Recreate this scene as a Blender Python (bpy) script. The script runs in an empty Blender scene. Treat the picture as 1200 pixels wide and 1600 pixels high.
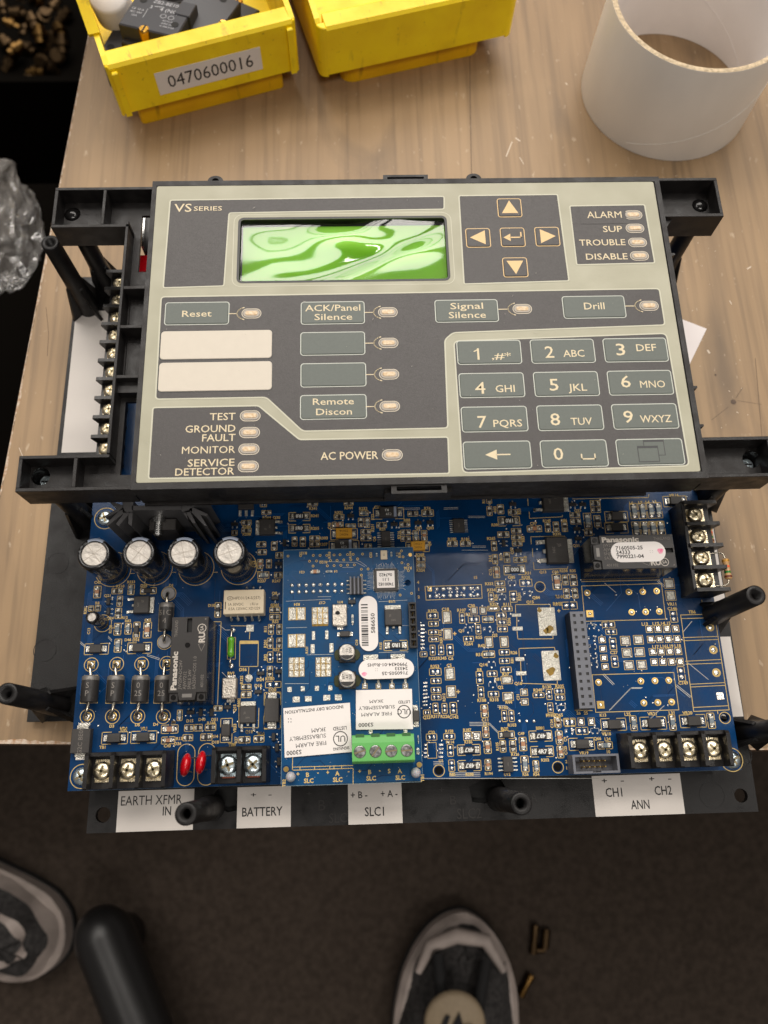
import bpy, bmesh, math, random
from mathutils import Matrix, Vector
random.seed(7)
SC = bpy.context.scene
COL = SC.collection
U = 0.001                                   # everything below is written in millimetres

# ------------------------------------------------------------------ camera
CAM_R = [[0.9993166, 0.0216301, -0.0299756], [-0.0298387, 0.9506733, -0.3087556], [0.0218186, 0.309439, 0.9506689]]
CAM_F = 1239.43                           # focal length in photo pixels (photo 1200 x 1600)
CAM_C = (113.55, 4.15, 339.21)                           # mm
cam_data = bpy.data.cameras.new("camera")
cam = bpy.data.objects.new("camera", cam_data); COL.objects.link(cam)
cam_data.sensor_fit = 'VERTICAL'; cam_data.sensor_height = 36.0
cam_data.lens = CAM_F / 1600 * 36.0
cam_data.clip_start = 0.01; cam_data.clip_end = 50
mw = Matrix(CAM_R).to_4x4(); mw.translation = Vector(CAM_C) * U
cam.matrix_world = mw
cam_data.dof.use_dof = True
cam_data.dof.focus_distance = 0.315
cam_data.dof.aperture_fstop = 10.0
SC.camera = cam

# ------------------------------------------------------------------ room light
world = bpy.data.worlds.new("World"); SC.world = world; world.use_nodes = True
bg = world.node_tree.nodes["Background"]
bg.inputs[0].default_value = (1.0, 0.92, 0.85, 1); bg.inputs[1].default_value = 0.17

def area(name, loc, target, sx, sy, power, color):
    d = bpy.data.lights.new(name, 'AREA'); d.shape = 'RECTANGLE'
    d.size = sx * U; d.size_y = sy * U; d.energy = power; d.color = color
    o = bpy.data.objects.new(name, d); COL.objects.link(o)
    o.location = Vector(loc) * U
    o.rotation_euler = (Vector(target) - Vector(loc)).to_track_quat('-Z', 'Y').to_euler()
    return o
WARM = (1.0, 0.94, 0.87)
for ly, pw in ((1150, 35), (1935, 34), (2535, 29), (3135, 23)):          # rows of fluorescent fittings running across the room
    area("ceiling_tube_light", (150, ly, 2050), (150, ly, 0), 2600, 520, pw, WARM)
area("near_fill_light", (600, -1150, 2050), (600, -1150, 0), 1300, 300, 23, WARM)  # fill lamp added behind the viewer to brighten front faces
area("ceiling_light_right", (1500, 600, 2050), (1500, 600, 0), 200, 1300, 14, WARM)
area("ceiling_light_left", (-1300, 500, 2050), (-1300, 500, 0), 200, 1300, 11, WARM)
area("small_ceiling_lamp", (515, 668, 2050), (515, 668, 0), 300, 70, 2.0, WARM)
SC.view_settings.view_transform = 'Standard'
SC.view_settings.look = 'None'
SC.view_settings.exposure = -0.28
SC.view_settings.gamma = 1.0
SC.view_settings.use_curve_mapping = False
SC.render.film_transparent = False
SC.cycles.use_denoising = True
SC.cycles.max_bounces = 8
SC.cycles.transparent_max_bounces = 8

# ------------------------------------------------------------------ photo survey: a pixel of the photograph -> mm on the plane at height z
def P(px, py, z):
    d = (Matrix(CAM_R) @ Vector(((px - 600) / CAM_F, -(py - 800) / CAM_F, -1)))
    t = (z - CAM_C[2]) / d[2]
    return (CAM_C[0] + t * d[0], CAM_C[1] + t * d[1])
def prect(x0, y0, x1, y1, z):
    xm, ym = (x0 + x1) / 2, (y0 + y1) / 2
    a = P(x0, ym, z); b = P(x1, ym, z); c = P(xm, y0, z); d = P(xm, y1, z)
    return ((a[0] + b[0]) / 2, (c[1] + d[1]) / 2, abs(b[0] - a[0]), abs(c[1] - d[1]))
class Zoom:                                  # an enlarged crop of the photograph: its origin and scale
    def __init__(s, ox, oy, k, z): s.ox, s.oy, s.k, s.z = ox, oy, k, z
    def p(s, x, y, z=None): return P(s.ox + x / s.k, s.oy + y / s.k, s.z if z is None else z)
    def r(s, x, y, w, h, z=None):            # centre + size in crop pixels -> mm
        return prect(s.ox + (x - w / 2) / s.k, s.oy + (y - h / 2) / s.k, s.ox + (x + w / 2) / s.k, s.oy + (y + h / 2) / s.k, s.z if z is None else z)

# ------------------------------------------------------------------ materials
def S(r, g, b):
    f = lambda c: (c / 255 / 12.92) if c / 255 <= 0.04045 else ((c / 255 + 0.055) / 1.055) ** 2.4
    return (f(r), f(g), f(b), 1)
MATS = {}
def mat(name, col, rough=0.5, metal=0.0, var=0.0, vscale=300.0, bump=0.0, bscale=1500.0, coat=0.0, spec=0.5, col2=None, trans=0.0, sss=0.0, rvar=0.0, stretch=None):
    m = bpy.data.materials.new(name); m.use_nodes = True
    nt = m.node_tree; b = nt.nodes["Principled BSDF"]
    b.inputs["Base Color"].default_value = col
    b.inputs["Roughness"].default_value = rough; b.inputs["Metallic"].default_value = metal
    b.inputs["Coat Weight"].default_value = coat; b.inputs["Coat Roughness"].default_value = 0.08
    b.inputs["Specular IOR Level"].default_value = spec
    b.inputs["Transmission Weight"].default_value = trans
    if sss: b.inputs["Subsurface Weight"].default_value = sss; b.inputs["Subsurface Scale"].default_value = 0.002
    tc = nt.nodes.new("ShaderNodeTexCoord")
    src = tc.outputs["Object"]
    if stretch:
        mp = nt.nodes.new("ShaderNodeMapping"); mp.inputs["Scale"].default_value = stretch
        nt.links.new(src, mp.inputs["Vector"]); src = mp.outputs["Vector"]
    if var or rvar:
        n = nt.nodes.new("ShaderNodeTexNoise"); n.inputs["Scale"].default_value = vscale; n.inputs["Detail"].default_value = 6
        nt.links.new(src, n.inputs["Vector"])
    if var:
        mx = nt.nodes.new("ShaderNodeMix"); mx.data_type = 'RGBA'
        c2 = col2 or tuple(c * (1 - var) for c in col[:3]) + (1,)
        mx.inputs["A"].default_value = col; mx.inputs["B"].default_value = c2
        rp = nt.nodes.new("ShaderNodeMapRange"); rp.inputs["From Min"].default_value = 0.35; rp.inputs["From Max"].default_value = 0.68
        nt.links.new(n.outputs["Fac"], rp.inputs["Value"]); nt.links.new(rp.outputs["Result"], mx.inputs["Factor"])
        nt.links.new(mx.outputs["Result"], b.inputs["Base Color"])
    if rvar:
        r2 = nt.nodes.new("ShaderNodeMapRange"); r2.inputs["From Min"].default_value = 0.3; r2.inputs["From Max"].default_value = 0.7
        r2.inputs["To Min"].default_value = max(0.02, rough - rvar); r2.inputs["To Max"].default_value = min(1, rough + rvar)
        nt.links.new(n.outputs["Fac"], r2.inputs["Value"]); nt.links.new(r2.outputs["Result"], b.inputs["Roughness"])
    if bump:
        bn = nt.nodes.new("ShaderNodeTexNoise"); bn.inputs["Scale"].default_value = bscale; bn.inputs["Detail"].default_value = 4
        nt.links.new(src, bn.inputs["Vector"])
        bp = nt.nodes.new("ShaderNodeBump"); bp.inputs["Strength"].default_value = bump; bp.inputs["Distance"].default_value = 0.0003
        nt.links.new(bn.outputs["Fac"], bp.inputs["Height"]); nt.links.new(bp.outputs["Normal"], b.inputs["Normal"])
    MATS[name] = m
    return m
mat('pcb', S(9, 58, 104), 0.22, var=0.4, vscale=55, rvar=0.08, bump=0.08, bscale=900, spec=0.32)
mat('pcb_card', S(18, 74, 118), 0.3, var=0.35, vscale=70, rvar=0.08, bump=0.08, bscale=900, spec=0.32)
mat('pcb_edge', S(120, 140, 150), 0.6)
mat('trace', S(15, 72, 128), 0.3, spec=0.35)
mat('trace_dark', S(6, 36, 74), 0.3, spec=0.35)
mat('silk', S(212, 182, 112), 0.6, var=0.2, vscale=700)
mat('silk_and_shine', S(190, 188, 180), 0.6, var=0.2, vscale=700)
mat('silk_grey', S(150, 150, 152), 0.6, var=0.3, vscale=1200)
mat('solder', S(240, 236, 228), 0.26, 1.0, rvar=0.14, vscale=1800, bump=0.6, bscale=1600)
mat('tin', S(232, 228, 216), 0.36, 1.0, var=0.4, vscale=1500, bump=1.8, bscale=1700)
mat('gold', S(232, 196, 120), 0.3, 1.0)
mat('flux', S(150, 118, 30), 0.35, var=0.4, vscale=900)
mat('chip_black', S(44, 42, 42), 0.5, var=0.2, vscale=900)
mat('ic_black', S(58, 55, 53), 0.55, bump=0.15, bscale=3000, var=0.12, vscale=600)
mat('relay_black', S(38, 35, 34), 0.42, bump=0.1, bscale=3500, var=0.1, vscale=300)
mat('relay_side', S(20, 19, 19), 0.16)
mat('relay_text', S(186, 178, 168), 0.6)
mat('dark_text', S(112, 106, 100), 0.6)
mat('diode_text', S(128, 122, 116), 0.6)
mat('chip_tan', S(178, 130, 96), 0.5, var=0.2, vscale=900)
mat('chip_grey', S(126, 138, 146), 0.45, var=0.2, vscale=900)
mat('chip_white_text', S(225, 225, 220), 0.6)
mat('tantalum', S(206, 150, 40), 0.5, var=0.1)
mat('brown_text', S(110, 76, 20), 0.6)
mat('black_plastic', S(17, 16, 16), 0.44, bump=0.22, bscale=2600, var=0.3, vscale=160, rvar=0.14, spec=0.35, col2=S(28, 26, 26))
mat('frame_plastic', S(22, 20, 20), 0.46, bump=0.3, bscale=2400, var=0.3, vscale=220, rvar=0.14, spec=0.4, col2=S(36, 33, 32))
mat('term_black', S(26, 24, 24), 0.34, bump=0.1, bscale=1500, rvar=0.08, vscale=200)
mat('dark_hole', S(8, 8, 8), 0.7)
mat('screw_nickel', S(248, 234, 202), 0.3, 1.0, rvar=0.1, vscale=900, bump=0.5, bscale=800)
mat('screw_zinc', S(226, 242, 248), 0.3, 1.0, rvar=0.1, vscale=900, bump=0.5, bscale=800)
mat('steel', S(196, 196, 194), 0.28, 1.0, rvar=0.1, vscale=900)
mat('lead_wire', S(204, 196, 180), 0.26, 1.0)
mat('alu_top', S(206, 200, 192), 0.5, 1.0, var=0.16, vscale=420, bump=1.6, bscale=420)
mat('alu_score', S(176, 168, 158), 0.5, 1.0)
mat('alu_plain', S(205, 200, 192), 0.3, 1.0, var=0.1, bump=0.3)
mat('sleeve', S(20, 20, 22), 0.2, coat=0.5)
mat('sleeve_mark', S(150, 160, 178), 0.35)
mat('diode_black', S(52, 50, 49), 0.42, var=0.15, vscale=500, bump=0.1, bscale=1800)
mat('diode_band', S(120, 116, 112), 0.4, 0.3)
mat('grommet', S(150, 148, 148), 0.7, var=0.1)
mat('red_epoxy', S(196, 12, 26), 0.16, coat=0.6)
mat('green_resistor', S(92, 160, 34), 0.22, coat=0.4)
mat('relay_cream', S(216, 200, 172), 0.4, var=0.06, vscale=200)
mat('relay_cream_text', S(96, 84, 66), 0.6)
mat('varistor_metal', S(206, 198, 186), 0.36, 1.0, var=0.25, vscale=1600, bump=1.4, bscale=1500)
mat('green_block', S(98, 176, 92), 0.42, var=0.06, vscale=150)
mat('green_dark', S(46, 96, 44), 0.5)
mat('nylon', S(176, 176, 180), 0.4, sss=0.3)
mat('label_white', S(232, 226, 222), 0.5, var=0.03, vscale=60)
mat('label_ink', S(34, 32, 32), 0.6)
mat('plate_label', S(216, 209, 202), 0.45, var=0.04, vscale=60)
mat('pink_ink', S(232, 96, 140), 0.6, var=0.6, vscale=900, col2=S(236, 190, 205))
mat('header_grey', S(108, 110, 118), 0.4, var=0.1)
mat('header_black', S(34, 33, 34), 0.4)
mat('olive', S(52, 56, 20), 0.35, var=0.3, vscale=600)
# keypad
mat('overlay_beige', S(168, 165, 143), 0.44, var=0.07, vscale=60, bump=0.12, bscale=1800, rvar=0.1)
mat('overlay_dark', S(61, 57, 56), 0.44, var=0.16, vscale=1900, bump=0.16, bscale=2200, rvar=0.06)
mat('overlay_line', S(196, 194, 174), 0.5)
mat('key_green', S(88, 95, 89), 0.45, var=0.07, vscale=900, bump=0.1, bscale=2000)
mat('key_line', S(196, 200, 190), 0.45)
mat('cream_text', S(220, 204, 170), 0.55)
mat('arrow_cream', S(228, 194, 140), 0.5, var=0.04)
mat('field_white', S(208, 199, 184), 0.5, var=0.03, bump=0.1, bscale=1800)
mat('key_mark_dark', S(52, 52, 54), 0.5)
mat('led_rim', S(182, 174, 164), 0.7, spec=0.2)
mat('led_glow', S(206, 174, 132), 0.5, var=0.6, vscale=900, col2=S(232, 216, 190), spec=0.4)
mat('lcd_green', S(150, 218, 24), 0.5)
for k_, v_ in (("Emission Color", S(130, 200, 36)), ("Emission Strength", 0.09)): MATS['lcd_green'].node_tree.nodes["Principled BSDF"].inputs[k_].default_value = v_   # faint glow added to brighten the display green
mat('lcd_black', S(20, 20, 20), 0.35)
# others
def grimy(name, col, col2, grime):
    m = mat(name, col, 0.42, var=0.1, vscale=60, bump=0.2, bscale=500, rvar=0.1, col2=col2); nt = m.node_tree; N = nt.nodes; L = nt.links; b = N["Principled BSDF"]
    src = b.inputs["Base Color"].links[0].from_socket; tc = N["Texture Coordinate"]; prev = src
    for sc_, st, lo, hi, k in ((160, (1, 1, .25), .62, .72, .55), (420, (1, .3, 1), .66, .74, .5), (28, (1, 1, 1), .58, .8, .35)):
        mp = N.new("ShaderNodeMapping"); mp.inputs["Scale"].default_value = st; L.new(tc.outputs["Object"], mp.inputs["Vector"])
        n = N.new("ShaderNodeTexNoise"); n.inputs["Scale"].default_value = sc_; n.inputs["Detail"].default_value = 5; L.new(mp.outputs["Vector"], n.inputs["Vector"])
        r = N.new("ShaderNodeMapRange"); r.inputs["From Min"].default_value = lo; r.inputs["From Max"].default_value = hi; r.inputs["To Max"].default_value = k; L.new(n.outputs["Fac"], r.inputs["Value"])
        x = N.new("ShaderNodeMix"); x.data_type = 'RGBA'; L.new(r.outputs["Result"], x.inputs["Factor"]); L.new(prev, x.inputs["A"]); x.inputs["B"].default_value = grime; prev = x.outputs["Result"]
    L.new(prev, b.inputs["Base Color"])
grimy('bin_yellow', S(255, 224, 0), S(244, 206, 2), S(150, 112, 16))
grimy('bin_foot', S(246, 192, 4), S(236, 178, 6), S(150, 104, 14))
mat('bin_scuff', S(196, 168, 70), 0.6, var=0.5, vscale=240, bump=0.6, bscale=500, stretch=(1, 0.15, 1), col2=S(150, 116, 30))
mat('tube_white', S(240, 234, 226), 0.34, var=0.14, vscale=22, bump=0.9, bscale=55, coat=0.2, stretch=(1, 1, .5))
mat('tube_inside', S(230, 224, 220), 0.6, var=0.05, vscale=60, bump=0.25, bscale=420)
mat('tube_edge', S(222, 200, 166), 0.8, var=0.4, vscale=700, bump=0.8, bscale=900)
mat('paper', S(236, 228, 226), 0.6)
mat('contact_grey', S(50, 50, 55), 0.45, bump=0.1)
mat('contact_text', S(176, 176, 180), 0.6)
mat('brass', S(206, 158, 70), 0.26, 1.0)
mat('brass_dull', S(66, 52, 36), 0.4, 1.0)
mat('brass_dark', S(88, 66, 36), 0.3, 1.0)
mat('shoe_white', S(182, 168, 160), 0.6, var=0.3, vscale=45, bump=1.2, bscale=120)
mat('shoe_mesh', S(62, 59, 58), 0.8, var=0.7, vscale=260, bump=2.0, bscale=320)
mat('shoe_dark', S(20, 19, 20), 0.8)
mat('shoe_badge', S(156, 138, 112), 0.6, var=0.1)
mat('chair_black', S(26, 25, 25), 0.36)
mat('resistor_tan', S(208, 164, 112), 0.3, coat=0.3)
mat('band_orange', S(232, 100, 50), 0.35); mat('band_green', S(40, 128, 48), 0.35)
mat('band_brown', S(110, 50, 30), 0.35); mat('band_gold', S(190, 140, 60), 0.35, 0.5)
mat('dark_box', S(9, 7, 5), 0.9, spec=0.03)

def finish(m):  return MATS[m] if isinstance(m, str) else m

# laminate table: printed wood grain running away from the viewer, plank joints, scratches
def wood():
    m = bpy.data.materials.new('laminate_wood'); m.use_nodes = True; nt = m.node_tree; N = nt.nodes; L = nt.links
    b = N["Principled BSDF"]; tc = N.new("ShaderNodeTexCoord")
    def noise(scale, st, detail=8, dist=0.0):
        mp = N.new("ShaderNodeMapping"); mp.inputs["Scale"].default_value = st; L.new(tc.outputs["Object"], mp.inputs["Vector"])
        n = N.new("ShaderNodeTexNoise"); n.inputs["Scale"].default_value = scale; n.inputs["Detail"].default_value = detail; n.inputs["Distortion"].default_value = dist
        L.new(mp.outputs["Vector"], n.inputs["Vector"]); return n.outputs["Fac"]
    def ramp(f, a, c): 
        r = N.new("ShaderNodeMapRange"); r.inputs["From Min"].default_value = a; r.inputs["From Max"].default_value = c; L.new(f, r.inputs["Value"]); return r.outputs["Result"]
    def mix(fac, A, B, k=1.0):
        x = N.new("ShaderNodeMix"); x.data_type = 'RGBA'
        if k != 1.0:
            mu = N.new("ShaderNodeMath"); mu.operation = 'MULTIPLY'; mu.inputs[1].default_value = k; L.new(fac, mu.inputs[0]); fac = mu.outputs[0]
        L.new(fac, x.inputs["Factor"])
        for s, v in (("A", A), ("B", B)):
            if isinstance(v, tuple): x.inputs[s].default_value = v
            else: L.new(v, x.inputs[s])
        return x.outputs["Result"]
    c = mix(ramp(noise(9, (1, 0.35, 1), 4), 0.35, 0.65), S(168, 139, 103), S(146, 119, 87))
    c = mix(ramp(noise(40, (1, 0.07, 1), 8, 1.6), 0.42, 0.66), c, S(122, 98, 70), 0.4)
    c = mix(ramp(noise(260, (1, 0.03, 1), 6), 0.48, 0.72), c, S(98, 79, 58), 0.48)
    c = mix(ramp(noise(20, (1, 0.25, 1), 5, 1.2), 0.56, 0.72), c, S(88, 74, 60), 0.6)
    c = mix(ramp(noise(330, (1, 0.4, 1), 3), 0.66, 0.74), c, S(204, 184, 158), 0.45)
    L.new(c, b.inputs["Base Color"]); b.inputs["Roughness"].default_value = 0.5
    bp = N.new("ShaderNodeBump"); bp.inputs["Strength"].default_value = 0.25; bp.inputs["Distance"].default_value = 0.0003
    L.new(noise(300, (1, 0.05, 1), 6), bp.inputs["Height"]); L.new(bp.outputs["Normal"], b.inputs["Normal"])
    MATS['wood'] = m
wood()
mat('wood_chip', S(206, 190, 172), 0.8, var=0.5, vscale=500, bump=1.0, bscale=600, col2=S(160, 120, 84))
mat('joint', S(92, 74, 58), 0.7)
mat('scratch', S(214, 198, 178), 0.6)
mat('table_stain', S(96, 76, 60), 0.6, var=0.4, vscale=500)
mat('chipboard', S(96, 70, 48), 0.9, var=0.4, vscale=300, bump=1.0)
mat('carpet', S(68, 59, 52), 0.95, var=0.35, vscale=170, bump=2.0, bscale=300, spec=0.1)

def film_material():
    m = bpy.data.materials.new('clear_film'); m.use_nodes = True; nt = m.node_tree; N = nt.nodes; L = nt.links
    N.remove(N["Principled BSDF"]); out = N["Material Output"]
    t = N.new("ShaderNodeBsdfTransparent"); t.inputs[0].default_value = (0.97, 0.97, 0.97, 1)
    g = N.new("ShaderNodeBsdfGlossy"); g.inputs["Roughness"].default_value = 0.07; g.inputs["Color"].default_value = (1, 1, 1, 1)
    f = N.new("ShaderNodeFresnel"); f.inputs["IOR"].default_value = 1.78
    x = N.new("ShaderNodeMixShader"); L.new(f.outputs[0], x.inputs[0]); L.new(t.outputs[0], x.inputs[1]); L.new(g.outputs[0], x.inputs[2])
    L.new(x.outputs[0], out.inputs[0]); MATS['film'] = m
film_material()
def bag_material():
    m = bpy.data.materials.new('plastic_film'); m.use_nodes = True; nt = m.node_tree; N = nt.nodes; L = nt.links
    N.remove(N["Principled BSDF"]); out = N["Material Output"]
    t = N.new("ShaderNodeBsdfTransparent"); t.inputs[0].default_value = (0.93, 0.93, 0.93, 1)
    d = N.new("ShaderNodeBsdfDiffuse"); d.inputs[0].default_value = S(214, 208, 202)
    g = N.new("ShaderNodeBsdfGlossy"); g.inputs["Roughness"].default_value = 0.16
    f = N.new("ShaderNodeLayerWeight"); f.inputs["Blend"].default_value = 0.35
    a = N.new("ShaderNodeMixShader"); a.inputs[0].default_value = 0.22; L.new(t.outputs[0], a.inputs[1]); L.new(d.outputs[0], a.inputs[2])
    b = N.new("ShaderNodeMixShader"); L.new(f.outputs["Fresnel"], b.inputs[0]); L.new(a.outputs[0], b.inputs[1]); L.new(g.outputs[0], b.inputs[2])
    L.new(b.outputs[0], out.inputs[0]); MATS['bag'] = m
bag_material()

# ------------------------------------------------------------------ mesh builder
def unlinked_mesh(cu):
    o = bpy.data.objects.new("tmp", cu); me = o.to_mesh()
    v = [tuple(x.co) for x in me.vertices]; f = [tuple(p.vertices) for p in me.polygons]
    o.to_mesh_clear(); bpy.data.objects.remove(o); bpy.data.curves.remove(cu)
    return v, f
TEXT = {}
def glyphs(s, bold=0.005):
    key_ = s; s = (s, bold)
    if s not in TEXT:
        cu = bpy.data.curves.new("tmp", 'FONT'); cu.body = key_; cu.resolution_u = 2; cu.size = 1.0; cu.offset = 0.0 if 'M' in key_ else bold
        v, f = unlinked_mesh(cu)
        xs = [a[0] for a in v] or [0]; ys = [a[1] for a in v] or [0]
        TEXT[s] = (v, f, min(xs), max(xs), min(ys), max(ys))
    return TEXT[s]
def circle(cx, cy, r, n=24, a0=0.0): return [(cx + r * math.cos(a0 + 2 * math.pi * i / n), cy + r * math.sin(a0 + 2 * math.pi * i / n)) for i in range(n)]
def rect(cx, cy, w, h): return [(cx - w / 2, cy - h / 2), (cx + w / 2, cy - h / 2), (cx + w / 2, cy + h / 2), (cx - w / 2, cy + h / 2)]
def rrect(cx, cy, w, h, r, n=4):
    r = min(r, w / 2 - 1e-4, h / 2 - 1e-4); out = []
    for (sx, sy, a) in ((1, 1, 0), (-1, 1, 90), (-1, -1, 180), (1, -1, 270)):
        for i in range(n + 1):
            t = math.radians(a + 90 * i / n)
            out.append((cx + sx * (w / 2 - r) + r * math.cos(t), cy + sy * (h / 2 - r) + r * math.sin(t)))
    return out
def rounded(poly, r, n=4):                    # round the corners of any polygon
    out = []; N = len(poly)
    for i in range(N):
        a, b, c = Vector(poly[i - 1]), Vector(poly[i]), Vector(poly[(i + 1) % N])
        u, w = (a - b), (c - b); rr = min(r, u.length / 2.2, w.length / 2.2)
        p0, p1 = b + u.normalized() * rr, b + w.normalized() * rr
        for k in range(n + 1):
            t = k / n; q = p0 * (1 - t) ** 2 + b * 2 * t * (1 - t) + p1 * t * t; out.append((q[0], q[1]))
    return out
def area2(p): return sum(p[i - 1][0] * p[i][1] - p[i][0] * p[i - 1][1] for i in range(len(p)))
def offset(poly, d):                          # inward offset (positive = shrink) for a CCW polygon
    N = len(poly); s = 1 if area2(poly) > 0 else -1; out = []
    for i in range(N):
        a, b, c = poly[i - 1], poly[i], poly[(i + 1) % N]
        e0 = Vector((b[0] - a[0], b[1] - a[1])); e1 = Vector((c[0] - b[0], c[1] - b[1]))
        if e0.length < 1e-9: e0 = e1
        if e1.length < 1e-9: e1 = e0
        e0.normalize(); e1.normalize()
        n0 = Vector((-e0[1], e0[0])) * s; n1 = Vector((-e1[1], e1[0])) * s
        m = n0 + n1; L = m.dot(n0)
        m = m * (d / max(L, 0.35))
        out.append((b[0] + m[0], b[1] + m[1]))
    return out

class MB:
    def __init__(s): s.v, s.f, s.mi, s.mats, s.T, s.sm = [], [], [], [], None, []
    def mid(s, m):
        if m not in s.mats: s.mats.append(m)
        return s.mats.index(m)
    def add(s, v, f, m, smooth=False):
        o = len(s.v); T = s.T
        for p in v: s.v.append(tuple(T @ Vector(p)) if T is not None else tuple(p))
        k = s.mid(m)
        for q in f: s.f.append(tuple(i + o for i in q)); s.mi.append(k); s.sm.append(smooth)
        return s
    def prism(s, poly, z0, z1, m, ch=0.0, side=None, top=None, taper=0.0, bottom=True):
        if area2(poly) < 0: poly = poly[::-1]
        n = len(poly); rings = [(poly, z0)]
        if taper: pt = offset(poly, taper)
        else: pt = poly
        if ch: rings += [(pt, z1 - ch), (offset(pt, ch), z1)]
        else: rings += [(pt, z1)]
        v = [(x, y, z) for r, z in rings for x, y in r]; f = []
        for k in range(len(rings) - 1):
            for i in range(n):
                j = (i + 1) % n; f.append((k * n + i, k * n + j, (k + 1) * n + j, (k + 1) * n + i))
        s.add(v, f, side or m)
        o = len(rings) - 1
        s.add([(x, y, rings[-1][1]) for x, y in rings[-1][0]], [tuple(range(n))], top or m)
        if bottom: s.add([(x, y, z0) for x, y in poly], [tuple(range(n - 1, -1, -1))], side or m)
        return s
    def box(s, x0, y0, z0, x1, y1, z1, m, ch=0.0, r=0.0, **k):
        w, h = abs(x1 - x0), abs(y1 - y0); cx, cy = (x0 + x1) / 2, (y0 + y1) / 2
        return s.prism(rrect(cx, cy, w, h, r, 3) if r else rect(cx, cy, w, h), min(z0, z1), max(z0, z1), m, ch, **k)
    def cbox(s, cx, cy, w, h, z0, z1, m, ch=0.0, r=0.0, **k): return s.box(cx - w / 2, cy - h / 2, z0, cx + w / 2, cy + h / 2, z1, m, ch, r, **k)
    def flat(s, poly, z, m):
        if area2(poly) < 0: poly = poly[::-1]
        return s.add([(x, y, z) for x, y in poly], [tuple(range(len(poly)))], m)
    def holed(s, polys, z0, z1, m):           # outline plus holes, extruded
        cu = bpy.data.curves.new("tmp", 'CURVE'); cu.dimensions = '2D'; cu.fill_mode = 'BOTH'; cu.extrude = (z1 - z0) / 2
        for q in polys:
            sp = cu.splines.new('POLY'); sp.points.add(len(q) - 1); sp.use_cyclic_u = True
            for i, (x, y) in enumerate(q): sp.points[i].co = (x, y, 0, 1)
        v, f = unlinked_mesh(cu); zm = (z0 + z1) / 2
        return s.add([(x, y, z + zm) for x, y, z in v], f, m)
    def outline(s, poly, w, z, m):
        if area2(poly) < 0: poly = poly[::-1]
        a, b = offset(poly, -w / 2), offset(poly, w / 2); n = len(poly)
        return s.add([(x, y, z) for x, y in a + b], [(i, (i + 1) % n, n + (i + 1) % n, n + i) for i in range(n)], m)
    def line(s, pts, w, z, m):
        for (a, b) in zip(pts, pts[1:]):
            d = Vector((b[0] - a[0], b[1] - a[1]))
            if d.length < 1e-6: continue
            d.normalize(); n = Vector((-d[1], d[0])) * w / 2; e = d * w / 2
            s.add([(a[0] - e[0] - n[0], a[1] - e[1] - n[1], z), (b[0] + e[0] - n[0], b[1] + e[1] - n[1], z), (b[0] + e[0] + n[0], b[1] + e[1] + n[1], z), (a[0] - e[0] + n[0], a[1] - e[1] + n[1], z)], [(0, 1, 2, 3)], m)
        return s
    def lathe(s, prof, cx, cy, m, n=20, smooth=True, cap=True):
        v = [(cx + r * math.cos(2 * math.pi * i / n), cy + r * math.sin(2 * math.pi * i / n), z) for r, z in prof for i in range(n)]; f = []
        for k in range(len(prof) - 1):
            for i in range(n):
                j = (i + 1) % n; f.append((k * n + i, k * n + j, (k + 1) * n + j, (k + 1) * n + i))
        s.add(v, f, m, smooth)
        if cap:
            r, z = prof[-1]
            if r > 1e-4: s.add([(cx + r * math.cos(2 * math.pi * i / n), cy + r * math.sin(2 * math.pi * i / n), z) for i in range(n)], [tuple(range(n))], m)
        return s
    def cyl(s, cx, cy, r, z0, z1, m, n=16, ch=0.0): return s.lathe([(r, z0), (r, z1 - ch), (r - ch, z1)] if ch else [(r, z0), (r, z1)], cx, cy, m, n, smooth=False)
    def dome(s, cx, cy, z, rx, ry, h, m, n=8):
        v = []; R = ((1.0, 0.0), (0.78, 0.62), (0.4, 0.93))
        for k, zz in R:
            for i in range(n):
                a = 2 * math.pi * (i + 0.5) / n; v.append((cx + rx * k * math.cos(a), cy + ry * k * math.sin(a), z + h * zz))
        v.append((cx, cy, z + h)); f = []
        for k in range(2):
            for i in range(n): j = (i + 1) % n; f.append((k * n + i, k * n + j, (k + 1) * n + j, (k + 1) * n + i))
        for i in range(n): f.append((2 * n + i, 2 * n + (i + 1) % n, 3 * n))
        return s.add(v, f, m, True)
    def ellipsoid(s, c, r, m, n=16, k=10):
        v = [(c[0] + r[0] * math.sin(math.pi * j / k) * math.cos(2 * math.pi * i / n), c[1] + r[1] * math.sin(math.pi * j / k) * math.sin(2 * math.pi * i / n), c[2] - r[2] * math.cos(math.pi * j / k)) for j in range(k + 1) for i in range(n)]
        f = [(j * n + i, j * n + (i + 1) % n, (j + 1) * n + (i + 1) % n, (j + 1) * n + i) for j in range(k) for i in range(n)]
        return s.add(v, f, m, True)
    def tube(s, pts, r, m, n=8, cap=True):
        pts = [Vector(p) for p in pts]; rs = r if isinstance(r, (list, tuple)) else [r] * len(pts); v = []; up = None
        for i, p in enumerate(pts):
            d = (pts[min(i + 1, len(pts) - 1)] - pts[max(i - 1, 0)]).normalized()
            if up is None: up = d.orthogonal().normalized()
            up = (up - d * up.dot(d)).normalized(); w = d.cross(up)
            for k in range(n):
                a = 2 * math.pi * k / n; v.append(tuple(p + (up * math.cos(a) + w * math.sin(a)) * rs[i]))
        f = [(i * n + k, i * n + (k + 1) % n, (i + 1) * n + (k + 1) % n, (i + 1) * n + k) for i in range(len(pts) - 1) for k in range(n)]
        s.add(v, f, m, True)
        if cap: s.add([v[k] for k in range(n)], [tuple(range(n - 1, -1, -1))], m); s.add(v[-n:], [tuple(range(n))], m)
        return s
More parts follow.
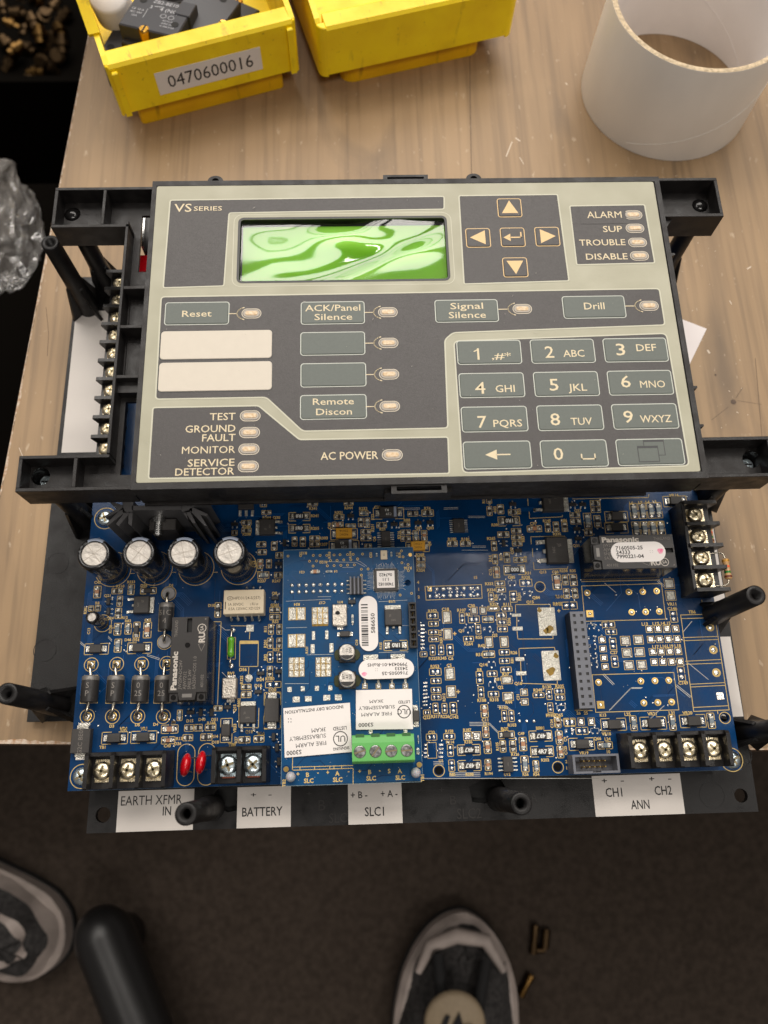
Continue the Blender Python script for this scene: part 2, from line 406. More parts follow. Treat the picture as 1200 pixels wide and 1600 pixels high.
    def text(s, body, cx, cy, z, h, m, rot=0, w=None, align='C', bold=0.005):   # h = height of a capital in mm
        v, f, x0, x1, y0, y1 = glyphs(body, bold)
        if not v: return s
        H = glyphs('H'); k = h / (H[5] - H[4]); kx = k
        if w: kx = w / max(x1 - x0, 1e-6)
        ox = (x0 + x1) / 2 if align == 'C' else (x0 if align == 'L' else x1); oy = (H[4] + H[5]) / 2
        c, sn = math.cos(math.radians(rot)), math.sin(math.radians(rot))
        pts = [((x - ox) * kx, (y - oy) * k) for x, y, _ in v]
        return s.add([(cx + x * c - y * sn, cy + x * sn + y * c, z) for x, y in pts], f, m)
    def mesh(s, name, origin=(0, 0, 0)):
        me = bpy.data.meshes.new(name)
        me.from_pydata([((x - origin[0]) * U, (y - origin[1]) * U, (z - origin[2]) * U) for x, y, z in s.v], [], s.f)
        for m in s.mats: me.materials.append(finish(m))
        me.polygons.foreach_set("material_index", s.mi); me.polygons.foreach_set("use_smooth", s.sm)
        me.update(); return me
    def build(s, name, parent=None, origin=(0, 0, 0), stuff=False):
        o = bpy.data.objects.new(name, s.mesh(name, origin)); COL.objects.link(o)
        o.location = Vector(origin) * U
        if parent is not None: o.parent = parent
        if stuff: o["kind"] = "stuff"
        return o
def put(name, me, parent, x, y, z, rz=0.0):
    o = bpy.data.objects.new(name, me); COL.objects.link(o); o.location = (x * U, y * U, z * U); o.rotation_euler[2] = rz
    o.parent = parent; return o
def thing(name, label, cat, loc=(0, 0, 0), group=None):
    o = bpy.data.objects.new(name, None); COL.objects.link(o); o.location = Vector(loc) * U; o.empty_display_size = 0.01
    o["label"] = label; o["category"] = cat
    if group: o["group"] = group
    return o
def tag(o, label, cat, group=None):
    o["label"] = label; o["category"] = cat
    if group: o["group"] = group
    return o

# ================================================================== THE SETTING
ZFL = -480.0
fl = MB(); fl.flat([(-3000, -2500), (3000, -2500), (3000, 3500), (-3000, 3500)], ZFL, 'carpet')
o = fl.build('floor'); o["kind"] = "structure"

def tb(y): return -47.7 + 0.0616 * (y - 127.3)         # left edge of the table
def tf(x): return 18.8 - 0.037 * (x + 35)               # front edge
corner = (-54.3, tf(-54.3))
tm = MB()
tp = [corner, (700, tf(700)), (700, 1000), (tb(1000), 1000)]
tm.prism(tp, -26, 0, 'wood', ch=0.5, side='chipboard')
table = tm.build('workbench')
tag(table, "worn wood grain laminate tabletop under the circuit boards", "table")
wc = MB()                                               # chipped pale laminate along the cut edges
rnd = random.Random(3)
def ragged(a, b, step, wmin, wmax, inward):
    a, b = Vector(a), Vector(b); d = (b - a); n = int(d.length / step); d.normalize(); q = Vector((-d[1], d[0])) * inward
    prev = 0.6
    for i in range(n):
        w0 = prev; prev = max(wmin, min(wmax, prev + rnd.uniform(-.5, .5) + (rnd.random() < .04) * rnd.uniform(0, 2.5))); prev = prev * .85 + .15 * wmin * 1.5
        p0, p1 = a + d * step * i, a + d * step * (i + 1)
        wc.add([(p0[0], p0[1], .06), (p1[0], p1[1], .06), (p1[0] + q[0] * prev, p1[1] + q[1] * prev, .06), (p0[0] + q[0] * w0, p0[1] + q[1] * w0, .06)], [(0, 1, 2, 3)] if inward > 0 else [(3, 2, 1, 0)], 'wood_chip')
ragged(corner, (330, tf(330)), 1.2, .5, 2.2, 1)
ragged(corner, (tb(480), 480), 1.4, .3, 1.4, -1)
wc.build('chipped_edge', table, stuff=True)
for pts, w_ in ((((734, 86), (735, 185), (737, 283)), .35), (((1180, 560), (1192, 700)), .25), (((72, 480), (76, 520), (74, 556)), .2)):
    jm = MB(); jm.line([P(a, b, 0) for a, b in pts], w_, .05, 'joint'); jm.build('plank_joint', table)
sm = MB()
for a in ((0, 0),):
    x, y = P(1146, 628, 0); sm.prism(circle(x, y, 1.4, 7), 0.0, .08, 'table_stain')
    sm.line([P(1150, 622, 0), P(1160, 606, 0)], .25, .07, 'table_stain'); sm.line([P(1138, 636, 0), P(1112, 656, 0)], .18, .07, 'table_stain')
    sm.line([P(1152, 626, 0), P(1190, 632, 0)], .14, .07, 'table_stain')
    x, y = P(1118, 586, 0); sm.prism(circle(x, y, .6, 6), 0.0, .08, 'table_stain')
sm.build('stain', table, stuff=True)
sc = MB()
for x, y, dx, dy, w in ((800, 222, -9, 22, .5), (806, 216, 6, 4, .6), (812, 246, 6, 10, .3), (762, 80, 2, 4, .5), (884, 130, 2, 2, .6), (30, 700, 10, 24, .25), (1106, 548, 2, 3, .9), (1168, 420, 5, -3, .6), (1140, 470, 3, 5, .4)):
    sc.line([P(x, y, 0), P(x + dx, y + dy, 0)], w, .05, 'scratch')
for _ in range(70):
    x, y = rnd.uniform(245, 300), rnd.uniform(60, 300); a = rnd.uniform(0, 6.28); l = rnd.uniform(.2, .7)
    sc.line([(x, y), (x + l * math.cos(a), y + l * math.sin(a))], rnd.uniform(.12, .3), .05, 'scratch')
sc.build('scratches', table, stuff=True)

# ================================================================== THE CONTROL UNIT
unit = thing('alarm_control_unit', "open fire alarm control unit, beige keypad panel raised over a blue circuit board", "control panel")
ZPL, ZB, ZC, ZP = 5.0, 17.0, 28.0, 66.0

# ---------------- base plate
bp = MB()
plate = [(4.5, -16), (269.6, -16.2), (270.6, 60), (271, 236), (-21.5, 236), (-23, 26.8), (4.5, 26.8)]
hol = [circle(10.4, -9.4, 2.9, 28), circle(263.6, -10, 2.7, 28)]
for cx, s in ((57.5, 1), (161.5, -1)):                  # slots behind the two front posts
    hol.append([(cx - 5.5, -6.5), (cx - 3, -1.4), (cx + 7, -1.4), (cx + 9.5, -4.5), (cx + 8, -9), (cx + 1.5, -10)] if s > 0 else [(cx - 7, -3.2), (cx - 2, -1.2), (cx + 6.2, -1.2), (cx + 8.5, -6), (cx - 1, -9.8), (cx - 6, -9.2)])
bp.holed([plate] + hol, 2.4, ZPL, 'black_plastic')
bp.box(-21.5, 27.2, .3, 271, 40, 2.4, 'black_plastic'); bp.box(-21, 222, .3, 270, 235.6, 2.4, 'black_plastic')
bp.box(48, -12.5, .6, 70, -.4, 1.4, 'dark_hole'); bp.box(152, -12.5, .6, 174, -.4, 1.4, 'dark_hole')  # dark sheets added under the slots so the openings read black
bp.box(4.8, -15.6, .9, 269.4, -14.2, 2.4, 'black_plastic')
base = bp.build('base_plate', unit)
for cx, cy, r in ((252, -9.4, 5.0), (266, 5.5, 4.6), P(70, 1016, 5) + (4.6,), P(90, 880, 5) + (4.6,)):
    m = MB(); m.lathe([(r + .12, ZPL), (r + .12, ZPL + .12), (r - .16, ZPL + .12), (r - .16, ZPL + .02)], cx, cy, 'black_plastic', 36, smooth=False, cap=False); m.build('ejector_mark', base)
def post(x, y, z1, hole=True, fins=True, bare=None, parent=base, rf=0.0):
    m = MB(); r = 3.75
    m.lathe([(4.9, ZPL), (4.5, ZPL + 14), (r + .25, ZPL + 22), (r, z1 - .4), (r - .4, z1), (1.75, z1), (1.75, z1 - 9), (.05, z1 - 9)], x, y, 'black_plastic', 28)
    if fins:
        for k in range(4):
            a = math.radians(45 + 90 * k + rf); c, s = math.cos(a), math.sin(a); t = .75
            m.add([(x + c * 2 - s * t, y + s * 2 + c * t, ZPL), (x + c * 2 + s * t, y + s * 2 - c * t, ZPL), (x + c * 9.5 + s * t, y + s * 9.5 - c * t, ZPL), (x + c * 9.5 - s * t, y + s * 9.5 + c * t, ZPL),
                   (x + c * 2 - s * t, y + s * 2 + c * t, ZPL + 22), (x + c * 2 + s * t, y + s * 2 - c * t, ZPL + 22), (x + c * 4.6 + s * t, y + s * 4.6 - c * t, ZPL + 20), (x + c * 4.6 - s * t, y + s * 4.6 + c * t, ZPL + 20)],
                  [(0, 1, 5, 4), (1, 2, 6, 5), (2, 3, 7, 6), (3, 0, 4, 7), (4, 5, 6, 7)], 'black_plastic')
    return m.build('post', parent)
for x, y in ((-14, 218.5), (-10.5, 33.2), (258.6, 61.2), (267, 14)): post(x, y, 55)
for x, y in ((53, -8.0), (166, -8.2)): post(x, y, 54, fins=False)
for x, y in ((-4.7, 229), (-5.6, 112), (262.6, 229.5), (264.5, 113.5)): post(x, y, 51.5, rf=20)

# white wiring labels and the moulded lettering on the plate
def plate_label(x0, y0, x1, y1, words):
    m = MB(); m.box(x0, y0, ZPL, x1, y1, ZPL + .12, 'plate_label')
    for t, px, py, hp, wp in words:
        x, y = P(px, py, ZPL); k = (P(px + 10, py, ZPL)[0] - x) / 10
        m.text(t, x, y, ZPL + .17, hp * k, 'label_ink', w=wp * k, bold=.01)
    m.build('wiring_label', base)
plate_label(15.9, -15.9, 45.6, -.8, [("EARTH XFMR", 237, 1250, 14, 95), ("IN", 261, 1267, 13, 13)])
plate_label(62.6, -16, 83.7, -.8, [("+", 396, 1242, 7, 8), ("-", 422, 1241, 7, 5), ("BATTERY", 410, 1268, 13, 63)])
plate_label(106.3, -16, 127.6, -.8, [("+ B -", 561, 1242, 10, 26), ("+ A -", 608, 1240, 10, 26), ("SLC1", 585, 1268, 13, 30)])
plate_label(204.2, -16.1, 240, -.8, [("+", 944, 1220, 8, 8), ("-", 972, 1219, 8, 5), ("+", 1018, 1217, 8, 8), ("-", 1046, 1216, 8, 5), ("CH1", 959, 1238, 13, 26), ("CH2", 1036, 1235, 13, 27), ("ANN", 1000, 1257, 13, 29)])
m = MB(); m.box(-20.2, 144, ZPL, 9.5, 217, ZPL + .12, 'plate_label'); m.build('wiring_label', base)
m = MB(); m.box(257, 20.6, ZPL, 269.8, 53.6, ZPL + .12, 'plate_label'); m.build('wiring_label', base)
m = MB(); m.box(257, 66.5, ZPL, 270.2, 104, ZPL + .12, 'plate_label'); m.build('wiring_label', base)
mat('moulded', S(46, 44, 43), 0.3)
m = MB()
for t, px, py, hp, wp in (("+", 483, 1240, 7, 8), ("-", 519, 1239, 7, 5), ("B", 503, 1258, 16, 11), ("SLC", 528, 1278, 14, 28), ("+", 690, 1234, 9, 9), ("-", 725, 1232, 8, 5), ("B", 708, 1250, 13, 10), ("SLC2", 733, 1271, 15, 38), ("+", 819, 1230, 8, 9), ("-", 850, 1229, 7, 5), ("A", 834, 1246, 13, 10)):
    x, y = P(px, py, ZPL); k = (P(px + 10, py, ZPL)[0] - x) / 10
    v0 = len(m.v); m.text(t, x, y, ZPL + .10, hp * k, 'moulded', w=wp * k)
m.build('moulded_lettering', base, stuff=True)

mat('dust', S(176, 170, 160), 0.9); mat('led_line', S(206, 196, 178), 0.6)
# ---------------- keypad panel
def W(px, py): return P(px, py, ZP)
kp = MB()
X0, X1, Y0, Y1 = 30.3, 243.0, 103.4, 239.6
lc = prect(374, 341, 698, 438, ZP)                       # display window
lcd_hole = rrect(lc[0], lc[1], lc[2], lc[3], 1.5, 3)
kp.holed([rect((X0 + X1) / 2, (Y0 + Y1) / 2, X1 - X0, Y1 - Y0), lcd_hole], 60, 65.5, 'frame_plastic')
kp.box(X0 + .4, Y0 + .4, 50, X1 - .4, Y0 + 1.8, 60, 'frame_plastic'); kp.box(X0 + .4, Y1 - 1.8, 50, X1 - .4, Y1 - .4, 60, 'frame_plastic')
kp.box(X1 - 1.8, Y0 + 1.8, 50, X1 - .4, Y1 - 1.8, 60, 'frame_plastic')
kp.box(X0 + 2, Y0 + 3, 57.4, X1 - 3, Y1 - 3, 57.8, 'dark_hole')
kp.box(X0 + 1, Y0 - .5, 48.4, X1 - 18, Y0 + 1.6, 50.2, 'frame_plastic', ch=.3)
# rim round the overlay
kp.holed([rect((X0 + X1) / 2, (Y0 + Y1) / 2, X1 - X0, Y1 - Y0), rect((32.1 + 240.9) / 2, (106 + 237.2) / 2, 208.8, 131.2)], 65.5, 66.15, 'frame_plastic')
# left channel
def wall(x0, y0, x1, y1, z0=50, z1=66): kp.box(x0, y0, z0, x1, y1, z1, 'frame_plastic', ch=.15)
s1 = prect(219, 337, 236, 425, 58); s2 = prect(192, 628, 211, 742, 58)
kp.holed([[(21.8, 117), (21.8, 218), (-8, 218.8), (-8, 236), (30.3, 236.6), (30.3, 105), (-9.6, 105), (-9.6, 116.4)], rect(*s1), rect(*s2), circle(-4.7, 230, 3.4, 20), circle(-5.8, 112.4, 3.5, 20)], 56.6, 58, 'frame_plastic')
wall(20.6, 118, 21.8, 220)                               # channel wall
wall(-9.4, 217.3, 21.8, 218.7, 54); wall(-9.4, 235.6, 30.3, 237, 54); wall(-9.4, 218.7, -8, 235.6, 54)
xd = W(163, 310)[0]; wall(xd - .6, 218.7, xd + .7, 235.6, 57)
wall(-11, 116.3, 21.8, 117.6, 54); wall(-11, 103.6, 30.3, 105, 52); wall(-11, 105, -9.6, 116.3, 54)
xd = W(116, 733)[0]; wall(xd - .5, 105, xd + .9, 116.3, 57)
for py in (449, 510, 588): y = W(200, py)[1]; wall(21.8, y - .7, 30.3, y + .7, 57)
y = W(200, 592)[1]; kp.box(21.8, y - 4, 58, 30.3, y + 1, 62.5, 'frame_plastic')
for a, b in ((455, 506), (516, 582)):
    y1, y0 = W(200, a)[1], W(200, b)[1]; kp.box(22.6, y0, 58.05, 29.8, y1, 59.2, 'frame_plastic', ch=.4)
# right arms
kp.holed([rect((243 + 267) / 2, 229.2, 24, 18), circle(262.7, 231.2, 3.4, 20)], 56.6, 58, 'frame_plastic')
wall(242.9, 219.4, 267.8, 220.9, 53); wall(242.9, 237.6, 267.8, 239, 53); wall(266.4, 220.9, 267.8, 237.6, 53)
kp.holed([rect((243 + 268) / 2, 111.8, 25, 14), circle(264.6, 113.6, 3.5, 20)], 56.6, 58, 'frame_plastic')
wall(242.9, 103.6, 269, 105, 52); wall(242.9, 118.4, 269, 119.8, 53); wall(267.6, 105, 269, 118.4, 53)
# clips, lugs
cx, cy = P(633, 277, 62)[0], 240.3
kp.holed([rect(cx, 241.2, 19, 4.4), rect(cx, 241.5, 15.5, 1.6)], 59, 64.2, 'frame_plastic')
for px in (338, 739): kp.holed([[(P(px, 278, 62)[0] + 3.3 * math.cos(math.radians(a)), 241.4 + 2.9 * math.sin(math.radians(a))) for a in range(0, 181, 12)] + [(P(px, 278, 62)[0] - 3.3, 239.3), (P(px, 278, 62)[0] + 3.3, 239.3)], circle(P(px, 278, 62)[0], 241.6, 1.5, 16)], 59, 63.6, 'frame_plastic')
cx = W(655, 760)[0]
kp.holed([rect(cx, 102.2, 20.5, 4.2), rect(cx, 102.0, 16.5, 1.7)], 61, 65.2, 'frame_plastic')
kp.box(cx - 12.5, 101.8, 52, cx + 12.5, 103.6, 61, 'frame_plastic')
for py in (400, 608, 668):
    x, y = P(1050 + (py - 400) * .17, py, 62); kp.prism([(X1 - .1, y - .6), (X1 + 3.4, y + .6), (X1 + 3.4, y + 1.4), (X1 - .1, y + 1.4)], 54, 62, 'frame_plastic')
kp.prism([(243, 214.5), (246.5, 219.4), (243, 219.4)], 54, 64, 'frame_plastic')
panel = kp.build('keypad_panel', unit)

ov = MB()
ov.holed([rrect((32.2 + 240.4) / 2, (106.1 + 237.1) / 2, 208.2, 131.0, .8, 3), lcd_hole], 65.5, ZP, 'overlay_beige')
ov.build('overlay_sheet', panel)
ZD = ZP + .05
def dark(pts, r=1.6):
    poly = rounded([W(*q) for q in pts], r); m = MB(); m.flat(poly, ZD, 'overlay_dark'); m.outline(poly, .55, ZD + .05, 'overlay_line')
    return m.build('printed_field', panel)
dark([(266, 313), (694, 307), (694, 327), (358, 333), (350, 447), (255, 450)], 1.0)
dark([(717, 306), (871, 304), (889, 439), (725, 444)], .8)
dark([(890, 322), (1007, 320), (1023, 411), (901, 414)], .8)
dark([(252, 464), (1030, 451), (1039, 508), (708, 520), (695, 531), (700, 669), (473, 674), (416, 621), (243, 624)], 1.5)
dark([(239, 637), (404, 634), (468, 687), (700, 683), (702, 740), (232, 748)], 1.0)
dark([(709, 533), (1041, 521), (1077, 728), (723, 739)], 2.2)
# raised moulding line round the display
m = MB(); m.outline(rrect(lc[0], lc[1], lc[2] + 5.0, lc[3] + 4.6, 3.5, 5), .28, ZP + .04, 'overlay_line'); m.build('display_border', panel)
m = MB(); m.outline(rrect(lc[0], lc[1], lc[2] + .6, lc[3] + .6, 1.8, 4), 1.0, ZP + .06, 'lcd_black'); m.build('display_gasket', panel)
# wavy crease of the sheet near the top
def kwords(m, z, words, mt='cream_text'):
    for t, px, py, hp, wp in words:
        x, y = W(px, py); k = (W(px + 10, py)[0] - x) / 10
        m.text(t, x, y, z, hp * k, mt, w=(wp * k if wp else None))
def key(px, py, w, h, words=(), extra=None, cx=None, cy=None, mt='key_green', line='key_line', r=.9):
    m = MB(); x, y = (cx, cy) if cx is not None else W(px, py)
    m.prism(rrect(x, y, w, h, r), ZD, ZD + .38, mt, ch=.18, bottom=False)
    m.outline(rrect(x, y, w + .25, h + .25, r + .1), .5, ZD + .08, line)
    kwords(m, ZD + .42, words)
    if extra: extra(m, x, y, ZD + .42)
    return m.build('key', panel)
KX = (165.0, 193.8, 222.5); KY = (157.2, 143.0, 128.8, 114.2)
pad = [[("1", 747, 554, 20, None, ",#*", 783, 557, 11, 30), ("2", 858, 551, 20, 14, "ABC", 896, 553, 12, 33), ("3", 969, 547, 20, 14, "DEF", 1009, 544, 12, 31)],
       [("4", 750, 607, 20, 16, "GHI", 789, 608, 12, 30), ("5", 865, 602, 20, 14, "JKL", 902, 606, 12, 29), ("6", 977, 597, 20, 15, "MNO", 1019, 601, 12, 39)],
       [("7", 753, 660, 20, 14, "PQRS", 793, 662, 12, 45), ("8", 867, 656, 20, 15, "TUV", 908, 659, 12, 33), ("9", 981, 652, 20, 15, "WXYZ", 1024, 655, 12, 49)]]
def one_flag(m, x, y, z):
    q = W(747, 554); m.line([(q[0] - 1.5, q[1] + 1.15), (q[0], q[1] + 2.0)], .45, z + .01, 'cream_text')
for j in range(3):
    for i in range(3):
        a = pad[j][i]; key(0, 0, 24.4, 9.8, [a[0:5], a[5:10]], one_flag if a[0] == "1" else None, cx=KX[i], cy=KY[j])
def back_arrow(m, x, y, z):
    m.flat([(x - 4.6, y), (x - .2, y + 2.0), (x - .2, y - 2.0)], z, 'cream_text'); m.line([(x - .2, y), (x + 4.6, y)], .5, z, 'cream_text')
key(0, 0, 24.6, 10.4, extra=back_arrow, cx=KX[0], cy=KY[3])
def space_mark(m, x, y, z): m.line([(x + 2.6, y - .6), (x + 2.6, y - 2.4), (x + 7.6, y - 2.4), (x + 7.6, y - .6)], .5, z, 'cream_text')
key(0, 0, 24.4, 10.2, [("0", 872, 710, 20, 15)], space_mark, cx=KX[1], cy=KY[3])
def windows_mark(m, x, y, z):
    for dx, dy in ((1.6, 1.6), (-.9, -.9)):
        m.flat(rect(x + dx, y + dy, 7.6, 6.2), z + (.02 if dx < 0 else 0), 'key_green'); m.outline(rect(x + dx, y + dy, 7.6, 6.2), .3, z + (.04 if dx < 0 else .01), 'key_mark_dark')
        m.flat(rect(x + dx, y + dy + 2.7, 7.6, .8), z + (.05 if dx < 0 else .015), 'key_mark_dark')
key(0, 0, 24.6, 10.0, extra=windows_mark, cx=KX[2], cy=KY[3])
FK = [((308, 490), [("Reset", 308, 491, 11, 46)]), ((520, 489), [("ACK/Panel", 520, 482, 11, 86), ("Silence", 521, 496, 11, 59)]), ((729, 486), [("Signal", 729, 479, 11, 51), ("Silence", 730, 493, 11, 58)]), ((928, 480), [("Drill", 928, 479, 12, 32)]),
      ((520, 537), []), ((521, 586), []), ((521, 636), [("Remote", 521, 628, 11, 64), ("Discon", 522, 644, 11, 56)])]
for (px, py), wd in FK: key(px, py, 24.4, 9.5, wd, mt='key_green')
for a, b, c, d in ((251, 517, 425, 561), (248, 566, 425, 611)):
    q = prect(a, b, c, d, ZP); m = MB(); m.prism(rrect(q[0], q[1], q[2], q[3], 1.4), ZD, ZD + .3, 'field_white', ch=.15, bottom=False); m.outline(rrect(q[0], q[1], q[2] + .3, q[3] + .3, 1.5), .35, ZD + .07, 'lcd_black'); m.build('blank_key', panel)
def tri(ang):
    def f(m, x, y, z):
        c, s = math.cos(ang), math.sin(ang); pts = [(3.4, 0), (-2.9, 3.4), (-2.9, -3.4)]
        m.flat([(x + c * a - s * b, y + s * a + c * b) for a, b in pts], z, 'arrow_cream')
    return f
def enter(m, x, y, z):
    m.flat([(x - 3.9, y - .3), (x - 1.0, y + 1.5), (x - 1.0, y - 2.1)], z, 'arrow_cream'); m.line([(x - 1.0, y - .3), (x + 3.4, y - .3), (x + 3.4, y + 2.0)], .55, z, 'arrow_cream')
for (px, py), ex in (((796, 325), tri(math.pi / 2)), ((747, 372), tri(math.pi)), ((801, 371), enter), ((855, 370), tri(0)), ((805, 418), tri(-math.pi / 2))):
    key(px, py, 9.4, 8.6, extra=ex, mt='overlay_dark', line='arrow_cream', r=.8)
def led(px, py, bracket=None):
    m = MB(); x, y = W(px, py)
    m.prism(rrect(x, y, 6.6, 3.3, 1.6, 6), ZD, ZD + .25, 'led_rim', ch=.12, bottom=False)
    m.outline(rrect(x, y, 7.4, 4.1, 2.05, 6), .34, ZD + .07, 'led_line')
    m.prism(rrect(x, y, 5.0, 2.0, .95, 6), ZD + .26, ZD + .5, 'led_glow', ch=.2, bottom=False)
    if bracket:
        bx, by = W(*bracket); r = 3.0
        m.line([(x - 1.6 + r * 1.35 * math.cos(math.radians(a)), y + r * .95 * math.sin(math.radians(a))) for a in range(110, 251, 14)], .42, ZD + .09, 'cream_text')
        m.line([(bx, y), (x - 1.6 - r * 1.35, y)], .35, ZD + .09, 'cream_text')
    m.build('indicator_light', panel)
for px, py, b in ((393, 490, 358), (606, 488, 570), (816, 483, 779), (1014, 478, 977), (607, 536, 571), (608, 585, 572), (609, 635, 572)): led(px, py, (b, py))
for px, py in ((391, 650), (390, 676), (389, 702), (388, 729), (613, 711), (989, 336), (992, 357), (996, 379), (999, 400)): led(px, py)
for t, px, py, hp, wp in (("VS", 286, 325, 15, 27), ("SERIES", 325, 326, 8, 44), ("TEST", 348, 651, 12, 40), ("GROUND", 329, 670, 12, 78), ("FAULT", 342, 684, 12, 52), ("MONITOR", 326, 703, 12, 83), ("SERVICE", 330, 723, 12, 73), ("DETECTOR", 320, 737, 12, 92), ("AC POWER", 546, 712, 13, 90),
                          ("ALARM", 944, 336, 12, 54), ("SUP", 957, 358, 11, 30), ("TROUBLE", 941, 379, 11, 72), ("DISABLE", 948, 401, 11, 65)):
    m = MB(); kwords(m, ZD + (.16 if t == "ALARM" else .06), [(t, px, py, hp, wp)]); m.build('printed_word', panel)
q = prect(906, 323, 978, 350, ZP); m = MB(); m.flat(rect(*q), ZD + .1, 'overlay_dark'); m.build('word_sticker', panel)
# display under the window and the wrinkled protective film over it
m = MB(); m.cbox(lc[0], lc[1], lc[2] + 3, lc[3] + 3, 60.2, 62.5, 'lcd_black'); disp = m.build('display_module', panel)
m = MB(); gq = prect(379, 362, 699, 439, 62.7); m.cbox(gq[0], gq[1] + .4, gq[2], gq[3] + 4.4, 62.5, 62.7, 'lcd_green'); m.build('display_glass', panel)
fm = MB(); NX, NY = 150, 60
def fh(u, v):                                            # u,v in 0..1
    x, y = u * 2.3, v
    x *= 1.25
    ph = y * 6.2 - x * 2.3 + 1.1 * math.sin(1.8 * x - 1.4 * y + .3)
    lo = .02 + .34 / (1 + math.exp(-(x - 1.75) * 5)); env = 1 / (1 + math.exp(-(y - lo) * 16))
    a = .95 * math.exp(-((x - 1.55 + .9 * (y - .7)) ** 2 / .42 + (y - .70 + .16 * (x - 1.5)) ** 2 / .05))
    b = .50 * math.sin(ph) + .10 * math.sin(2.1 * ph + 1.1 + .8 * x) + .30 * math.exp(-((x - .55) ** 2 / .12 + (y - .35) ** 2 / .06))
    e = min(1, 7 * min(u, 1 - u))
    return 1.55 * (a * .62 + b * env * .85) * (.3 + .7 * e)
v = []; f = []
for j in range(NY + 1):
    for i in range(NX + 1):
        u_, w_ = i / NX, j / NY
        v.append((lc[0] - lc[2] / 2 + .5 + u_ * (lc[2] - 1), lc[1] - lc[3] / 2 + .5 + w_ * (lc[3] - 1), 64.9 + fh(u_, w_)))
for j in range(NY):
    for i in range(NX): a = j * (NX + 1) + i; f.append((a, a + 1, a + NX + 2, a + NX + 1))
fm.add(v, f, 'film', True); fm.build('protective_film', panel)
for x, y in ((-4.9, 230), (262.7, 231.2)):
    m = MB(); m.ellipsoid((x, y, 56.2), (3.6, 3.6, 3.4), 'relay_side', 20, 12); m.build('arm_plug', panel)
for x, y in ((-5.8, 112.4), (264.6, 113.6)):
    m = MB(); m.lathe([(3.5, 57), (3.5, 50.6), (.01, 50.6)], x, y, 'relay_side', 24, cap=False); m.build('arm_cup', panel)
dm = MB(); rd = random.Random(31)
for _ in range(110):
    x, y = rd.uniform(33, 240), rd.uniform(107, 236); a = rd.uniform(0, 6.28); l = rd.choice((.12, .15, .2, .2, .3, .9))
    if abs(x - lc[0]) < lc[2] / 2 and abs(y - lc[1]) < lc[3] / 2: continue
    dm.line([(x, y), (x + l * math.cos(a), y + l * math.sin(a))], rd.uniform(.06, .16), ZD + .47, 'dust')
dm.build('dust_specks', panel, stuff=True)
# screws seen down the lower arm holes, red part seen through the slot
for x, y in ((-5.2, 111.8), (264.8, 113.0)):
    m = MB(); m.lathe([(2.9, 51.5), (2.9, 53), (2.2, 54)], x, y, 'screw_zinc', 16); m.box(x - 1.8, y - .3, 53.9, x + 1.8, y + .3, 54.2, 'dark_hole'); m.build('arm_screw', panel)

# ---------------- main circuit board
ZA = Zoom(340, 760, 4.615, ZB); ZBb = Zoom(580, 760, 4.615, ZB); ZCc = Zoom(780, 770, 8, ZB); ZDd = Zoom(820, 760, 3.158, ZB)
ZE = Zoom(760, 890, 8, ZB); ZF = Zoom(640, 940, 4.615, ZB); ZG = Zoom(640, 1080, 4, ZB); ZH = Zoom(820, 1080, 7.5, ZB)
ZI = Zoom(860, 900, 3.529, ZB); ZJ = Zoom(130, 890, 8, ZB); ZK = Zoom(100, 940, 4.615, ZB); ZL = Zoom(100, 1120, 3.529, ZB)
ZM = Zoom(340, 1000, 6.667, ZB); ZN = Zoom(320, 940, 4.615, ZB); ZO = Zoom(540, 880, 4.615, ZB)
holes = [(ZG.p(183, 497), 1.55), (ZG.p(927, 475), 1.55), (ZI.p(870, 173), 1.5), (ZI.p(962, 782), 1.6), (ZE.p(670, 215), 1.55)]
pb = MB()
pb.holed([[(0, 0), (260, 0), (260, 236), (8, 236), (8, 124), (0, 124)]] + [circle(c[0], c[1], r, 24) for c, r in holes], ZB - 1.6, ZB, 'pcb')
pb.box(-.04, -.06, ZB - 1.5, 260.04, -.01, ZB - .15, 'pcb_edge')
board = pb.build('circuit_board', unit)
for (c, r) in holes:
    m = MB(); m.lathe([(r + .75, ZB + .05), (r + .45, ZB + .05)], c[0], c[1], 'silk', 28, cap=False); m.lathe([(r + .4, ZB + .03), (r, ZB + .05), (r - .02, ZB - 1.7)], c[0], c[1], 'trace_dark', 24, cap=False); m.build('mounting_hole', board)

silk = MB(); pads = MB(); traces = MB(); via = MB()
KEEP = []                                                # occupied spots (keeps loose traces and vias off the parts)
def brackets(x, y, w, h, gap=.14, lw=.27, z=ZB + .05, mt='silk'):
    if w >= h:
        g = w * gap / 2
        silk.line([(x - g, y + h / 2), (x - w / 2, y + h / 2), (x - w / 2, y - h / 2), (x - g, y - h / 2)], lw, z, mt)
        silk.line([(x + g, y + h / 2), (x + w / 2, y + h / 2), (x + w / 2, y - h / 2), (x + g, y - h / 2)], lw, z, mt)
    else:
        g = h * gap / 2
        silk.line([(x - w / 2, y + g), (x - w / 2, y + h / 2), (x + w / 2, y + h / 2), (x + w / 2, y + g)], lw, z, mt)
        silk.line([(x - w / 2, y - g), (x - w / 2, y - h / 2), (x + w / 2, y - h / 2), (x + w / 2, y - g)], lw, z, mt)
CH = {}
BODY = {'k': 'chip_black', 't': 'chip_tan', 'b': 'chip_grey'}
